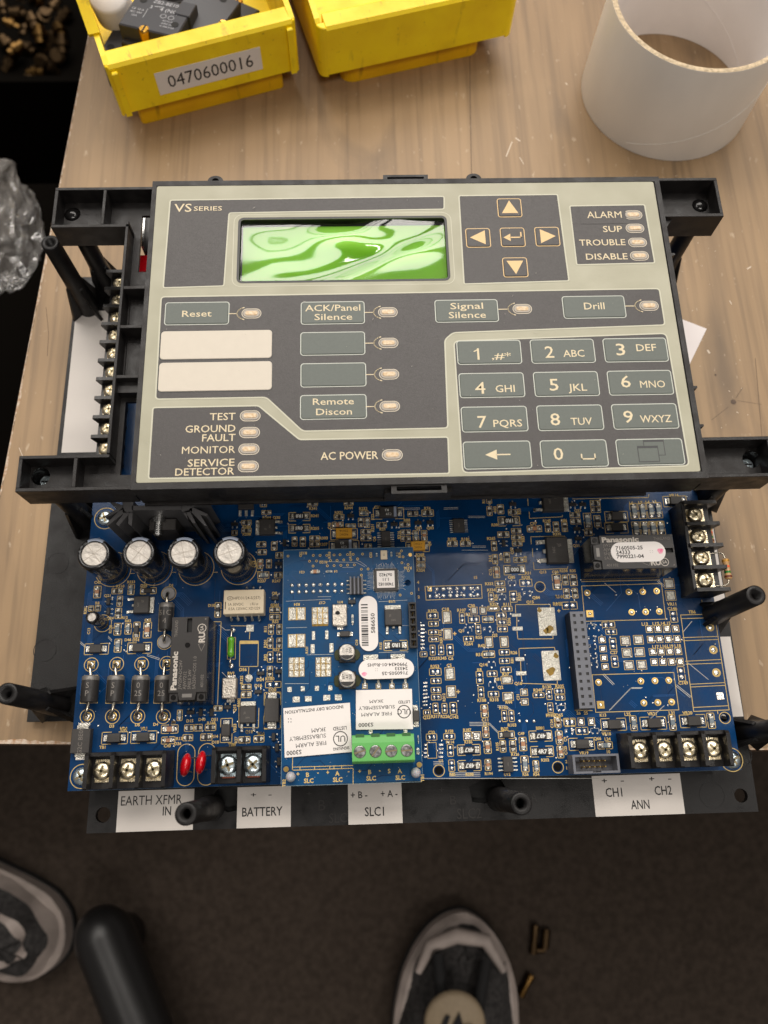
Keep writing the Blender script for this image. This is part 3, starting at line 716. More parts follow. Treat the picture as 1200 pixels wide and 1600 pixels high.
def chip_mesh(L, Wd, kind):
    key_ = (round(L * 2.5) / 2.5, round(Wd * 2.5) / 2.5, kind)
    if key_ not in CH:
        L, Wd, _ = key_; m = MB(); bl, bw, bh = L * .60, Wd * .60, .55 if L < 4.2 else .8
        m.cbox(0, 0, bl - bl * .5, bw, .04, bh, BODY[kind], ch=.06)
        for s in (-1, 1):
            m.cbox(s * bl * .375, 0, bl * .25, bw * 1.03, .03, bh + .03, 'tin', ch=.07)
            m.dome(s * L * .37, 0, .02, L * .105, Wd * .33, .42, 'solder', 8)
        CH[key_] = m.mesh('chip')
    return CH[key_]
def chip(Z, x, y, w, h, kind='k', outline=True):
    cx, cy, W_, H_ = Z.r(x, y, w, h); KEEP.append((cx, cy, max(W_, H_) / 2 + .4))
    lz = Z.z
    if outline: brackets(cx, cy, W_, H_, z=lz + .05)
    if kind == 'n':
        L = max(W_, H_); Wd = min(W_, H_)
        for s in (-1, 1):
            if W_ >= H_: pads.dome(cx + s * L * .215, cy, lz + .04, L * .16, Wd * .34, .35, 'solder')
            else: pads.dome(cx, cy + s * L * .215, lz + .04, Wd * .34, L * .16, .35, 'solder')
        return
    nm = {'k': 'chip_resistor', 'b': 'chip_resistor', 't': 'chip_capacitor'}[kind]
    put(nm, chip_mesh(max(W_, H_), min(W_, H_), kind), board if lz == ZB else card, cx, cy, lz, 0 if W_ >= H_ else math.pi / 2)
def padrect(Z, x, y, w, h, mt='tin', outline=True, hgt=.18):
    cx, cy, W_, H_ = Z.r(x, y, w, h); KEEP.append((cx, cy, max(W_, H_) / 2 + .4))
    pads.prism(rrect(cx, cy, W_, H_, .2, 2), Z.z + .03, Z.z + hgt, mt, ch=.08, bottom=False)
    if outline: silk.outline(rect(cx, cy, W_ + .9, H_ + .8), .22, Z.z + .05, 'silk')
def sot(Z, x, y, s=1.0, rot=0, parent=None):
    cx, cy = Z.p(x, y); KEEP.append((cx, cy, 2))
    if 'sot' not in CH:
        m = MB(); m.cbox(0, 0, 2.9, 1.4, .1, 1.0, 'chip_black', ch=.15)
        for a, b in ((-.95, -1.15), (.95, -1.15), (0, 1.15)): m.cbox(a, b, .45, .7, .03, .35, 'tin', ch=.08); m.dome(a, b * 1.25, .02, .4, .4, .3, 'solder')
        CH['sot'] = m.mesh('transistor')
    put('small_transistor', CH['sot'], parent or (board if Z.z == ZB else card), cx, cy, Z.z, rot)
def sotpads(Z, x, y, rot=0):
    cx, cy = Z.p(x, y); KEEP.append((cx, cy, 2)); c, s = math.cos(rot), math.sin(rot)
    for a, b in ((-.95, -1.1), (.95, -1.1), (0, 1.1)): pads.dome(cx + a * c - b * s, cy + a * s + b * c, Z.z + .03, .5, .5, .35, 'solder')
    silk.line([(cx - 1.6, cy - .6), (cx - 1.6, cy + .8), (cx - .7, cy + .8)], .18, Z.z + .05, 'silk_and_shine'); silk.line([(cx + 1.6, cy - .6), (cx + 1.6, cy + .8), (cx + .7, cy + .8)], .18, Z.z + .05, 'silk_and_shine')
def word(Z, t, x, y, h=24, rot=0, mt='silk', w=None):
    a = Z.p(x, y); k = (Z.p(x + 10, y)[0] - a[0]) / 10
    silk.text(t, a[0], a[1], Z.z + .07, h * k * 1.12, mt, rot=rot, w=w * k if w else None, bold=.035)
def big_res(Z, x, y, w, h, t, rot=0, parent=None):
    cx, cy, W_, H_ = Z.r(x, y, w, h); KEEP.append((cx, cy, W_ / 2 + .5)); brackets(cx, cy, W_, H_, .35, z=Z.z + .05)
    m = MB(); m.cbox(cx, cy, W_ * .50, H_ * .62, Z.z + .1, Z.z + .9, 'chip_black', ch=.08)
    for s in (-1, 1):
        m.cbox(cx + s * W_ * .315, cy, W_ * .13, H_ * .62, Z.z + .05, Z.z + .98, 'tin', ch=.1); m.cbox(cx + s * W_ * .42, cy, W_ * .09, H_ * .62, Z.z + .03, Z.z + .35, 'solder', ch=.15)
    m.text(t, cx, cy, Z.z + .94, H_ * .38, 'chip_white_text', rot=rot, bold=.03)
    m.build('power_resistor', parent or board)
def smd_diode(Z, x, y, w, h, vert=False, parent=None, t=None, tall=1.9, outline=True):
    cx, cy, W_, H_ = Z.r(x, y, w, h); KEEP.append((cx, cy, max(W_, H_) / 2 + .5))
    if outline: brackets(cx, cy, W_, H_, .3, z=Z.z + .05)
    L, Wd = (H_, W_) if vert else (W_, H_); m = MB()
    bl = .66 if tall > 2.2 else .52; m.cbox(0, 0, L * bl, Wd * (.9 if tall > 2.2 else .78), .15, tall, 'ic_black', ch=.18, taper=.1)
    for s in (-1, 1): m.cbox(s * L * (bl / 2 + .04), 0, L * .11, Wd * .54, .05, tall * .5, 'tin', ch=.1); m.cbox(s * L * (bl / 2 + .125), 0, L * .09, Wd * .56, .03, .3, 'solder', ch=.12)
    if t: m.text(t, 0, 0, tall + .03, Wd * .2, 'dark_text')
    o = m.build('surface_diode', parent or (board if Z.z == ZB else card)); o.location = (cx * U, cy * U, Z.z * U); o.rotation_euler[2] = math.pi / 2 if vert else 0
def dpak(Z, x, y, w, h, tab, parent=None, rows=(), tall=2.3):     # body centre/size, tab side: 'l','r','t'
    cx, cy, W_, H_ = Z.r(x, y, w, h); KEEP.append((cx, cy, max(W_, H_) / 2 + 2)); m = MB()
    rot = {'t': 0, 'l': math.pi / 2, 'r': -math.pi / 2}[tab]
    L, Wd = (W_, H_) if tab == 't' else (H_, W_)
    m.cbox(0, 0, L, Wd, .1, tall, 'ic_black', ch=.22, taper=.15)
    m.cbox(0, Wd / 2 + Wd * .13, L * .92, Wd * .26, .08, .9, 'tin', ch=.1)
    for k in (-1, 0, 1):
        ln = Wd * (.30 if k else .14)
        m.cbox(k * L * .36, -Wd / 2 - ln / 2, L * .15, ln, .5, .95, 'tin', ch=.1)
        if k: m.cbox(k * L * .36, -Wd / 2 - ln - .5, L * .17, 1.3, .04, .5, 'solder', ch=.15)
    m.text("J5", -L * .18, Wd * .1, tall + .02, L * .12, 'dark_text'); m.text("20N", 0, -Wd * .18, tall + .02, L * .1, 'dark_text')
    o = m.build('power_transistor', parent or (board if Z.z == ZB else card)); o.location = (cx * U, cy * U, Z.z * U); o.rotation_euler[2] = rot
def soic(Z, x, y, w, h, n, pin, parent=None):
    cx, cy, W_, H_ = Z.r(x, y, w, h); KEEP.append((cx, cy, max(W_, H_) / 2 + 2.5)); m = MB()
    m.cbox(cx, cy, W_, H_, Z.z + .15, Z.z + 1.5, 'ic_black', ch=.15)
    for s in (-1, 1):
        for i in range(n):
            yy = cy + H_ * (i - (n - 1) / 2) / n * 1.02
            m.cbox(cx + s * (W_ / 2 + pin / 2), yy, pin, H_ / n * .42, Z.z + .04, Z.z + .4, 'tin', ch=.08)
    m.text("74HC", cx, cy, Z.z + 1.53, W_ * .12, 'dark_text', rot=90)
    m.build('integrated_circuit', parent or board)

# --- chips by neighbourhood (positions surveyed on the photograph)
for a in ((685, 127, 70, 28), (945, 122, 65, 28), (352, 188, 66, 28), (208, 262, 70, 34), (208, 320, 70, 34), (876, 220, 70, 32), (866, 280, 80, 44, 't'), (960, 287, 70, 32, 'b'), (1055, 193, 62, 34, 'b'), (1033, 260, 36, 62), (1080, 262, 34, 68, 'b'),
          (1068, 328, 70, 34), (1070, 374, 74, 36), (700, 375, 70, 34), (700, 418, 70, 34), (555, 398, 34, 66), (615, 400, 38, 68), (315, 418, 66, 36), (408, 430, 40, 60), (322, 475, 60, 36), (445, 497, 50, 40), (308, 560, 36, 66, 't'), (370, 558, 36, 60), (330, 640, 80, 46, 'b'), (438, 640, 56, 40), (330, 130, 46, 34, 'n'), (1085, 430, 50, 30), (122, 335, 40, 34)): chip(ZA, *a)
for a in ((75, 280, 70, 38), (300, 197, 72, 36), (407, 193, 84, 46), (243, 275, 72, 34), (248, 332, 70, 34), (248, 378, 70, 34), (322, 355, 40, 72, 'b'), (382, 355, 40, 72, 't'), (358, 525, 60, 36), (358, 570, 60, 36, 'b'), (585, 412, 72, 38), (680, 412, 72, 38), (853, 178, 36, 66), (850, 100, 36, 44), (933, 165, 44, 66), (1022, 187, 66, 38),
          (953, 348, 80, 40), (1045, 320, 68, 32), (1047, 368, 70, 34), (1053, 412, 70, 34), (886, 430, 36, 68), (893, 525, 36, 66), (903, 620, 44, 78, 't'), (978, 512, 40, 72), (1063, 530, 70, 34), (928, 700, 70, 34, 'n'), (935, 745, 68, 34, 'n'), (1115, 695, 88, 50, 'n'), (865, 800, 36, 66, 'n'), (1025, 795, 50, 80, 'n'), (885, 882, 72, 34, 'n'), (980, 882, 72, 34, 'n')): chip(ZBb, *a)
for a in ((440, 450, 180, 75, 't'), (607, 430, 62, 118), (710, 425, 66, 120), (818, 425, 66, 120), (945, 280, 122, 60), (955, 360, 125, 62), (1105, 350, 92, 190, 'b'), (1115, 500, 95, 72)): chip(ZCc, *a)
for a in ((358, 172, 32, 56), (347, 85, 48, 30), (350, 115, 46, 28)): chip(ZDd, *a)
for i, x in enumerate((538, 580, 622, 658)): chip(ZDd, x, 122 - i * 1.5, 36, 76, 'b')
for i, x in enumerate((548, 590, 632, 672)): chip(ZDd, x, 208 - i, 36, 66, 'b')
for a in ((880, 155, 105, 185, 't'), (985, 130, 66, 122), (1088, 130, 86, 142), (1000, 300, 70, 122), (1108, 295, 66, 122), (1040, 450, 188, 90, 'n'), (185, 575, 125, 65, 'n'), (195, 660, 125, 65, 'n'), (200, 745, 125, 65, 'n')): chip(ZE, *a)
for a in ((165, 100, 80, 48), (172, 160, 70, 34), (172, 222, 72, 34), (175, 272, 72, 34), (166, 350, 36, 72), (228, 348, 36, 70), (292, 350, 46, 84), (378, 118, 36, 76), (463, 128, 80, 48), (597, 50, 70, 34), (495, 200, 36, 68), (425, 270, 72, 38), (683, 366, 74, 38), (685, 428, 74, 38), (695, 492, 76, 40), (505, 548, 48, 90), (595, 520, 72, 40), (515, 655, 40, 80), (605, 668, 76, 40), (930, 675, 80, 34), (1006, 670, 38, 72), (1080, 645, 74, 40), (1085, 692, 70, 38), (1015, 765, 38, 70),
          (683, 825, 36, 80), (735, 825, 36, 80), (185, 507, 84, 50), (190, 572, 74, 38), (190, 638, 70, 38), (192, 690, 70, 38), (187, 770, 36, 76), (252, 770, 36, 72), (316, 770, 48, 86), (125, 800, 50, 36), (1155, 875, 80, 50), (100, 380, 50, 36)): chip(ZF, *a, 'n')
for a in ((565, 128, 80, 44, 'b'), (570, 380, 86, 46, 'b'), (540, 790, 50, 92, 't'), (1070, 875, 40, 70, 't')): chip(ZF, *a)
for a in ((137, 287, 66, 40, 'n'), (248, 283, 70, 36, 'n'), (476, 255, 38, 68, 't'), (487, 350, 44, 78, 't'), (490, 460, 36, 68, 't'), (255, 370, 36, 74, 'n'), (263, 465, 36, 72, 'n'), (583, 345, 36, 72), (645, 345, 38, 74), (708, 330, 44, 84, 't'), (720, 455, 46, 100, 'b'), (790, 470, 36, 72, 'b'), (935, 290, 42, 82, 't'), (942, 380, 38, 74, 't')): chip(ZG, *a)
for a in ((525, 360, 140, 86, 'n'), (670, 465, 142, 82, 'n'), (940, 635, 172, 82, 'b'), (385, 365, 76, 120, 't')): chip(ZH, *a)
for a in ((680, 222, 38, 66, 'n'), (722, 540, 38, 80, 'n'), (345, 375, 36, 64, 'n'), (355, 472, 36, 62, 'n'), (320, 268, 70, 30, 'n'), (335, 308, 60, 30, 'n'), (458, 812, 36, 82, 'b'), (672, 808, 36, 84, 'b'), (886, 798, 40, 84, 'b')): chip(ZI, *a)
for a in ((178, 280, 86, 146, 't'), (425, 270, 132, 66), (600, 250, 76, 126, 'b'), (98, 488, 66, 66), (185, 482, 66, 72), (458, 395, 66, 126), (440, 548, 76, 130), (430, 745, 86, 146, 'b'), (562, 740, 76, 132, 'b'), (803, 755, 96, 196, 't'), (435, 950, 86, 162, 'b')): chip(ZJ, *a)
for a in ((583, 68, 92, 46, 't'), (575, 130, 74, 38, 't'), (683, 115, 54, 34), (785, 112, 62, 36), (690, 62, 50, 36), (740, 60, 44, 36), (808, 58, 58, 36), (995, 127, 62, 34), (1075, 122, 56, 36)): chip(ZL, *a)
for a in ((545, 330, 56, 112), (580, 465, 162, 62, 'n'), (298, 490, 102, 56), (298, 570, 102, 60)): chip(ZM, *a)
for a in ((477, 200, 36, 72), (538, 200, 36, 72), (472, 300, 38, 74), (538, 300, 38, 74), (472, 400, 38, 74, 'n'), (541, 400, 36, 74, 'n'), (505, 60, 72, 38), (505, 112, 72, 38), (95, 60, 42, 104)): chip(ZN, *a)
for a in ((835, 820, 36, 76, 'b'), (1110, 770, 60, 36)): chip(ZK, *a)
for a in ((125, 275), (960, 215), (440, 560)): sot(ZA, *a)
sot(ZA, 483, 410, rot=math.pi / 2); sot(ZA, 415, 808, rot=math.pi)
for a in ((338, 265), (425, 262), (1060, 465), (1020, 130), (165, 275)): sot(ZBb, *a)
sot(ZBb, 955, 412, rot=math.pi / 2)
for a in ((970, 455), (985, 575), (915, 150), (1040, 150)): sot(ZCc, *a)
for a in ((320, 400, 1.57), (320, 525, 1.57)): sot(ZJ, a[0], a[1], rot=a[2])
for a in ((425, 540, 3.14), (450, 350, 3.14), (105, 700, 3.14), (640, 330, 3.14), (620, 1120, 1.57), (585, 1010, 1.57), (640, 1265, 1.57)): sot(ZM, a[0], a[1], rot=a[2])
for a in ((915, 800, 3.14), (988, 800, 1.57), (1066, 800, 1.57)): sot(ZK, a[0], a[1], rot=a[2])
for a in ((420, 205, 3.14), (560, 200, 1.57), (590, 455, 3.14), (600, 600, 3.14), (1090, 765, 0)): sotpads(ZF, *a)
for a in ((320, 165, 0), (195, 340, 0), (510, 300, 1.57)): sotpads(ZE, *a)
for a in ((520, 470, 1.57), (820, 460, 0), (430, 190, 0)): sotpads(ZH, *a)
for a in ((225, 275, 0), (265, 285, 3.14), (225, 345, 1.57), (232, 390, 1.57), (235, 440, 1.57), (240, 490, 1.57)): sotpads(ZI, *a)
for a in ((590, 218, 152, 60, "1R0", 180), (590, 305, 152, 60, "1R0", 0)): big_res(ZA, *a)
for a in ((993, 252, 155, 66, "1R0", 180), (1033, 603, 152, 68, "000", 180)): big_res(ZBb, *a)
for a in ((370, 367, 142, 66, "4R7", 180), (375, 465, 142, 66, "4R7", 180), (818, 280, 142, 66, "4R7", 180), (828, 377, 142, 66, "4R7", 0)): big_res(ZG, *a)
for a in ((1040, 390, 295, 142), (665, 620, 300, 142)): smd_diode(ZH, *a)
for a in ((567, 812, 142, 70), (785, 800, 142, 70)): smd_diode(ZI, *a)
for a in ((452, 150, 112, 52), (452, 205, 112, 52)): smd_diode(ZDd, *a)
smd_diode(Zoom(1020, 770, 8.571, ZB), 295, 115, 310, 140)
for a in ((235, 342, 172, 78), (545, 335, 172, 78)): smd_diode(ZK, *a)
for a in ((280, 117, 142, 66), (440, 112, 142, 66)): smd_diode(ZL, *a)
smd_diode(ZL, 895, 75, 64, 132, vert=True); smd_diode(ZJ, 668, 755, 78, 196, vert=True, tall=1.2); smd_diode(ZJ, 815, 265, 196, 76, tall=1.0)
smd_diode(ZG, 605, 273, 100, 46, tall=1.2)
smd_diode(ZM, 570, 735, 172, 380, vert=True, tall=2.3)
smd_diode(ZL, 105, 135, 118, 206, vert=True, tall=3.2, t="G2C BE05", outline=False)
dpak(ZA, 360, 300, 112, 112, 'l'); dpak(ZCc, 660, 130, 262, 236, 'r', tall=3.0); dpak(ZCc, 712, 735, 268, 322, 'r', tall=3.0)
dpak(ZJ, 742, 450, 196, 216, 'r'); dpak(ZM, 320, 780, 172, 182, 't')
soic(ZBb, 105, 385, 66, 112, 7, 1.6); soic(ZBb, 630, 288, 82, 96, 7, 1.4); soic(ZG, 612, 457, 60, 96, 4, 1.9)
# SOT-223 half hidden under the panel edge
m = MB(); x, y, w, h = ZA.r(208, 140, 110, 60); m.cbox(x, y, w, h, ZB + .1, ZB + 1.7, 'ic_black', ch=.2)
for px in (163, 207, 252): q = ZA.r(px, 195, 20, 42); m.cbox(q[0], q[1], q[2], q[3], ZB + .05, ZB + .5, 'tin', ch=.1)
m.build('voltage_regulator', board)
# tantalum and film capacitors
def tant(Z, x, y, w, h, mt, t, tm, stripe=False):
    cx, cy, W_, H_ = Z.r(x, y, w, h); brackets(cx, cy, W_, H_, .45); m = MB(); KEEP.append((cx, cy, W_ / 2 + .5))
    m.cbox(cx, cy, W_ * .60, H_ * .9, ZB + .2, ZB + 2.4, mt, ch=.15)
    for s in (-1, 1): m.cbox(cx + s * W_ * .37, cy, W_ * .13, H_ * .55, ZB + .03, ZB + .8, 'tin', ch=.12)
    if stripe: m.cbox(cx + W_ * .21, cy, W_ * .09, H_ * .9, ZB + 2.36, ZB + 2.45, 'sleeve_mark')
    m.text(t, cx - (.06 * W_ if stripe else 0), cy + H_ * .16, ZB + 2.47, H_ * .22, tm, rot=180); m.text("C29" if stripe else "4226C", cx, cy - H_ * .2, ZB + 2.47, H_ * .2, tm, rot=180)
    m.build('tantalum_capacitor', board)
tant(ZA, 912, 345, 192, 76, 'tantalum', "22616", 'brown_text'); tant(ZBb, 335, 437, 168, 70, 'tantalum', "+226C", 'brown_text')
tant(ZBb, 125, 195, 218, 80, 'ic_black', "R3", 'chip_white_text', True); tant(ZA, 912, 432, 215, 78, 'ic_black', "R3", 'chip_white_text', True)
# bare pads
for a in ((268, 112, 46, 72), (275, 235, 46, 66), (290, 520, 52, 74), (300, 650, 50, 68), (572, 292, 38, 62), (682, 290, 42, 62), (700, 565, 62, 40), (710, 685, 58, 44), (465, 65, 30, 36), (530, 65, 30, 36), (825, 655, 34, 32), (830, 722, 34, 32)): padrect(ZF, *a)
for a in ((770, 98, 66, 22), (778, 195, 74, 28), (795, 415, 66, 28), (805, 517, 76, 30)): padrect(ZF, *a, outline=False)
for a in ((362, 280, 36, 40), (420, 280, 36, 40)): padrect(ZG, *a, mt='solder')
for a in ((660, 355, 46, 60), (780, 355, 46, 60)): padrect(ZH, *a, mt='solder')
for a in ((655, 42, 42, 42), (663, 108, 42, 44)): padrect(ZI, *a)
for yy, xs in ((293, (545, 593, 641, 690)), (350, (553, 601, 650, 698)), (418, (563, 610, 657, 705)), (475, (572, 620, 667, 715))):
    for x in xs: padrect(ZI, x, yy + (xs[0] - x) * .02, 24, 26, mt='solder', hgt=.3)
for a in ((413, 357), (485, 352), (422, 423), (492, 420), (433, 492), (503, 490)): padrect(ZI, a[0], a[1], 40, 38)
for a in ((285, 352), (290, 402), (295, 452), (302, 500)): padrect(ZI, a[0], a[1], 24, 22, mt='solder')
for i in range(7): padrect(ZF, 93, 172 + i * 27, 30, 13, outline=False, mt='solder'); padrect(ZF, 113, 585 + i * 27, 32, 13, outline=False, mt='solder')
for i in range(4): padrect(ZG, 196, 335 + i * 25, 30, 13, outline=False, mt='solder'); padrect(ZG, 100, 335 + i * 25, 22, 13, outline=False, mt='solder')
q = ZG.r(140, 370, 56, 98); silk.outline(rect(*q), .22, ZB + .05, 'silk')
bpads = []
for (x, y, w, h, sp) in ((990, 145, 126, 204, ((.1, -.28, 1.5), (-.1, -.33, 1.1), (-.38, .42, .9))), (1020, 462, 126, 216, ((-.05, -.2, 1.7), (.32, .33, 1.0)))):
    cx, cy, W_, H_ = ZF.r(x, y, w, h); m = MB(); m.prism(rrect(cx, cy, W_, H_, .3, 2), ZB + .03, ZB + .3, 'tin', ch=.1)
    for a, b, r in sp:
        m.prism([(cx + a * W_ + r * (1 + .3 * math.sin(3 * t + a * 9)) * math.cos(t), cy + b * H_ + r * (1 + .3 * math.cos(2 * t + b * 7)) * math.sin(t)) for t in [i * .524 for i in range(12)]], ZB + .3, ZB + .34, 'flux')
    m.build('heat_pad', board); KEEP.append((cx, cy, H_ / 2 + 1))
# 2x8 header footprint, relay footprints and terminal footprint
q = [ZBb.p(a, b) for a, b in ((388, 722), (795, 708), (800, 806), (396, 820))]; silk.outline(q, .25, ZB + .05, 'silk')
for r in range(2):
    for i in range(8):
        c = ZBb.p(422 + i * 49.2, (742 if r == 0 else 792) - i * 1.3)
        if (r, i) == (0, 0): pads.prism(rect(c[0], c[1], 1.7, 1.7), ZB + .03, ZB + .25, 'gold', bottom=False)
        pads.dome(c[0], c[1], ZB + .05, .88, .88, .55, 'solder', 10); KEEP.append((c[0], c[1], 1.2))
def ringpad(c, r, mt='gold'):
    pads.lathe([(r, ZB + .03), (r, ZB + .1), (r * .6, ZB + .12)], c[0], c[1], mt, 18, smooth=False); pads.dome(c[0], c[1], ZB + .1, r * .62, r * .62, .35, 'solder', 10); KEEP.append((c[0], c[1], r + .4))
for rc, ps, sq in ((((172, 55), (612, 42), (636, 238), (190, 250)), ((203, 93), (432, 88), (508, 87), (585, 83), (448, 200), (525, 198), (600, 196)), (217, 208)),
                   (((230, 545), (680, 532), (708, 738), (250, 752)), ((265, 587), (498, 580), (576, 578), (652, 576), (515, 700), (592, 698), (668, 695)), (277, 710))):
    silk.outline([ZI.p(*a) for a in rc], .25, ZB + .05, 'silk')
    for a in ps: ringpad(ZI.p(*a), 1.35)
    c = ZI.p(*sq); pads.prism(rect(c[0], c[1], 2.9, 2.9), ZB + .03, ZB + .12, 'gold', bottom=False); pads.dome(c[0], c[1], ZB + .12, .7, .7, .3, 'solder')
    a, b = ZI.p(*rc[0]), ZI.p(*rc[2]); KEEP.append(((a[0] + b[0]) / 2, (a[1] + b[1]) / 2, 4))
silk.outline([ZI.p(*a) for a in ((718, 215), (905, 210), (985, 738), (790, 747))], .28, ZB + .05, 'silk')
for a, b in (((725, 235), (908, 230)), ((730, 340), (925, 333)), ((733, 357), (926, 350)), ((745, 470), (941, 460)), ((748, 487), (943, 480)), ((770, 597), (960, 588)), ((775, 612), (962, 603)), ((787, 725), (981, 715))): silk.line([ZI.p(*a), ZI.p(*b)], .25, ZB + .052, 'silk')
for a in ((880, 282), (898, 407), (915, 533)): ringpad(ZI.p(*a), 1.75, 'silk')
c = ZI.p(935, 662); pads.prism(rrect(c[0], c[1], 3.0, 3.0, .3), ZB + .03, ZB + .3, 'solder', ch=.1, bottom=False)
# free silkscreen outlines
for pts in (((765, 80), (762, 22), (1015, 20), (1015, 40)), ((775, 215), (780, 270), (1035, 268), (1033, 250)), ((790, 395), (788, 338), (1045, 330), (1048, 350)), ((805, 535), (810, 590), (1065, 597), (1065, 570)), ((773, 110), (773, 180)), ((800, 430), (803, 500))):
    silk.line([ZF.p(*a) for a in pts], .25, ZB + .05, 'silk')
for pts in (((375, 240), (378, 320), (790, 300), (790, 280)), ((400, 640), (395, 550), (820, 542), (822, 558)), ((415, 700), (420, 800)), ((428, 870), (435, 962), (855, 945), (855, 925)), ((355, 60), (362, 160))):
    silk.line([ZCc.p(*a) for a in pts], .25, ZB + .05, 'silk')
for pts in (((232, 10), (425, 10), (420, 275), (228, 278), (232, 10)), ((325, 278), (322, 360)), ((500, 570), (520, 545), (640, 550), (660, 575)), ((500, 570), (480, 920), (650, 925)), ((222, 640), (222, 910), (425, 915), (430, 710))): silk.line([ZM.p(*a) for a in pts], .25, ZB + .05, 'silk')
silk.flat([ZM.p(*a) for a in ((235, 12), (424, 12), (422, 40), (232, 42))], ZB + .055, 'silk')
silk.line([ZN.p(190, 175), ZN.p(300, 175)], .2, ZB + .05, 'silk'); silk.line([ZN.p(325, 220), ZN.p(322, 270)], .25, ZB + .05, 'silk')
padrect(ZN, 327, 192, 54, 50, outline=False); c = ZN.p(316, 552); pads.dome(c[0], c[1], ZB + .03, 1.6, 1.6, .35, 'tin', 14)
silk.line([ZN.p(163, 415), ZN.p(163, 258), ZN.p(222, 258), ZN.p(220, 415), ZN.p(163, 415)], .22, ZB + .05, 'silk')
# designators
for t, x, y in (("R264", 355, 225), ("Q30", 425, 225), ("R341", 688, 160), ("R344", 945, 155), ("R321", 872, 188), ("R241", 700, 212), ("R255", 702, 303), ("R303", 765, 373), ("R207", 763, 418), ("R232", 1050, 160), ("R284", 210, 292), ("R208", 210, 345), ("R237", 320, 682), ("R247", 425, 682), ("Q8", 410, 770), ("R301", 410, 858)): word(ZA, t, x, y, 18)
for t, x, y, r in (("Q6", 1130, 380, 90), ("R231", 1118, 300, 90), ("R22", 1118, 220, 90), ("C54", 268, 560, 90), ("C48", 806, 285, 90)): word(ZA, t, x, y, 18, r)
for t, x, y in (("R333", 850, 702), ("R334", 866, 747), ("R328", 1115, 655), ("15", 753, 657), ("R74", 405, 158), ("R88", 258, 243), ("Q81", 340, 300), ("Q83", 425, 300), ("R180", 583, 380), ("R181", 678, 380), ("R265", 865, 376), ("R30", 890, 278), ("C97", 1170, 268), ("R268", 352, 493), ("R324", 357, 605), ("Q85", 1012, 655), ("R353", 885, 850), ("R111", 980, 850), ("C29", 45, 150), ("R21", 80, 310), ("R31", 1130, 625), ("4", 338, 692), ("1", 342, 742), ("2", 343, 797)): word(ZBb, t, x, y, 18)
for t, x, y, r in (("R10", 810, 100, 90), ("R03", 892, 165, 90), ("R14", 858, 520, 90), ("R17", 935, 510, 90), ("C13", 860, 620, 90), ("R18", 1112, 525, 90), ("R36", 900, 800, 90), ("R331", 1068, 795, 90), ("R83", 1095, 380, 90), ("R53", 1068, 180, 90), ("Q8", 420, 415, 90), ("Q33", 1015, 465, 90), ("R216", 200, 350, 90)): word(ZBb, t, x, y, 18, r)
for t, x, y in (("Q13", 545, 990), ("R145", 595, 350), ("R86", 810, 345), ("C88", 700, 990), ("R238", 805, 975), ("R35", 920, 975), ("Q23", 980, 222), ("R235", 722, 515), ("Q31", 960, 660)): word(ZCc, t, x, y, 30)
for t, x, y in (("L6", 525, 82), ("L7", 570, 80), ("L4", 605, 78), ("L5", 640, 76), ("VR16", 735, 44), ("L16", 540, 186), ("L17", 585, 185), ("L18", 628, 183), ("L19", 668, 181)): word(ZDd, t, x, y, 13)
for t, x, y in (("R144", 915, 340), ("R142", 885, 425), ("Q15", 545, 405), ("Q84", 620, 350), ("Q2", 105, 820)): word(ZE, t, x, y, 32)
word(ZE, "+", 905, 515, 44)
for t, x, y in (("R352", 165, 68), ("C18", 258, 55), ("R107", 375, 62), ("C30", 445, 30), ("R3", 420, 92), ("Q1", 370, 210), ("R264", 425, 305), ("R55", 500, 258), ("R43", 518, 318), ("R51", 500, 382), ("R26", 752, 368), ("Q14", 530, 455), ("R8", 503, 492), ("R37", 693, 525), ("R81", 635, 560), ("Q16", 783, 590), ("R108", 520, 712), ("R318", 610, 708), ("R44", 715, 725), ("C11", 543, 853), ("R102", 678, 765), ("R103", 738, 890), ("R240", 925, 638), ("R130", 990, 615), ("R335", 1082, 610), ("R172", 1015, 820), ("Q65", 1078, 818), ("R353", 182, 467), ("C5", 285, 460), ("R325", 170, 410), ("R345", 235, 408), ("C6", 297, 410), ("R317", 187, 828), ("R226", 255, 828), ("C142", 318, 832), ("Q23", 123, 835), ("R201", 940, 912), ("D38", 685, 918), ("Q2", 655, 618)): word(ZF, t, x, y, 19)
for t, x, y, r in (("R81", 740, 425, 90), ("R206", 718, 145, 90), ("C31", 782, 690, 90), ("R312", 248, 690, 90), ("R80", 228, 280, 90), ("R15", 220, 225, 90), ("C124", 1025, 880, 90)): word(ZF, t, x, y, 17, r)
for x, y in ((325, 232), (350, 650)): word(ZF, "+", x, y, 30)
for t, x, y in (("C33", 137, 257), ("R158", 248, 250), ("R187", 360, 242), ("R186", 368, 318), ("R114", 253, 318), ("C49", 697, 265), ("R201", 818, 230), ("R202", 847, 430), ("R126", 660, 395), ("U12", 610, 520), ("R85", 268, 520), ("R200", 375, 520), ("R194", 495, 515), ("R56", 725, 520), ("R54", 792, 520), ("U1", 195, 435), ("D38", 597, 240), ("C32", 478, 205)): word(ZG, t, x, y, 15)
for t, x, y, r in (("R105", 548, 345, 90), ("C125", 975, 370, 90), ("C9", 972, 300, 90)): word(ZG, t, x, y, 15, r)
for t, x, y in (("K13", 915, 280), ("VR18", 955, 500), ("Q66", 850, 555), ("L24", 970, 560), ("VR19", 690, 722), ("26", 630, 255), ("25", 715, 255), ("2", 485, 825), ("1", 490, 900), ("10", 980, 710), ("R172", 315, 278)): word(ZH, t, x, y, 30)
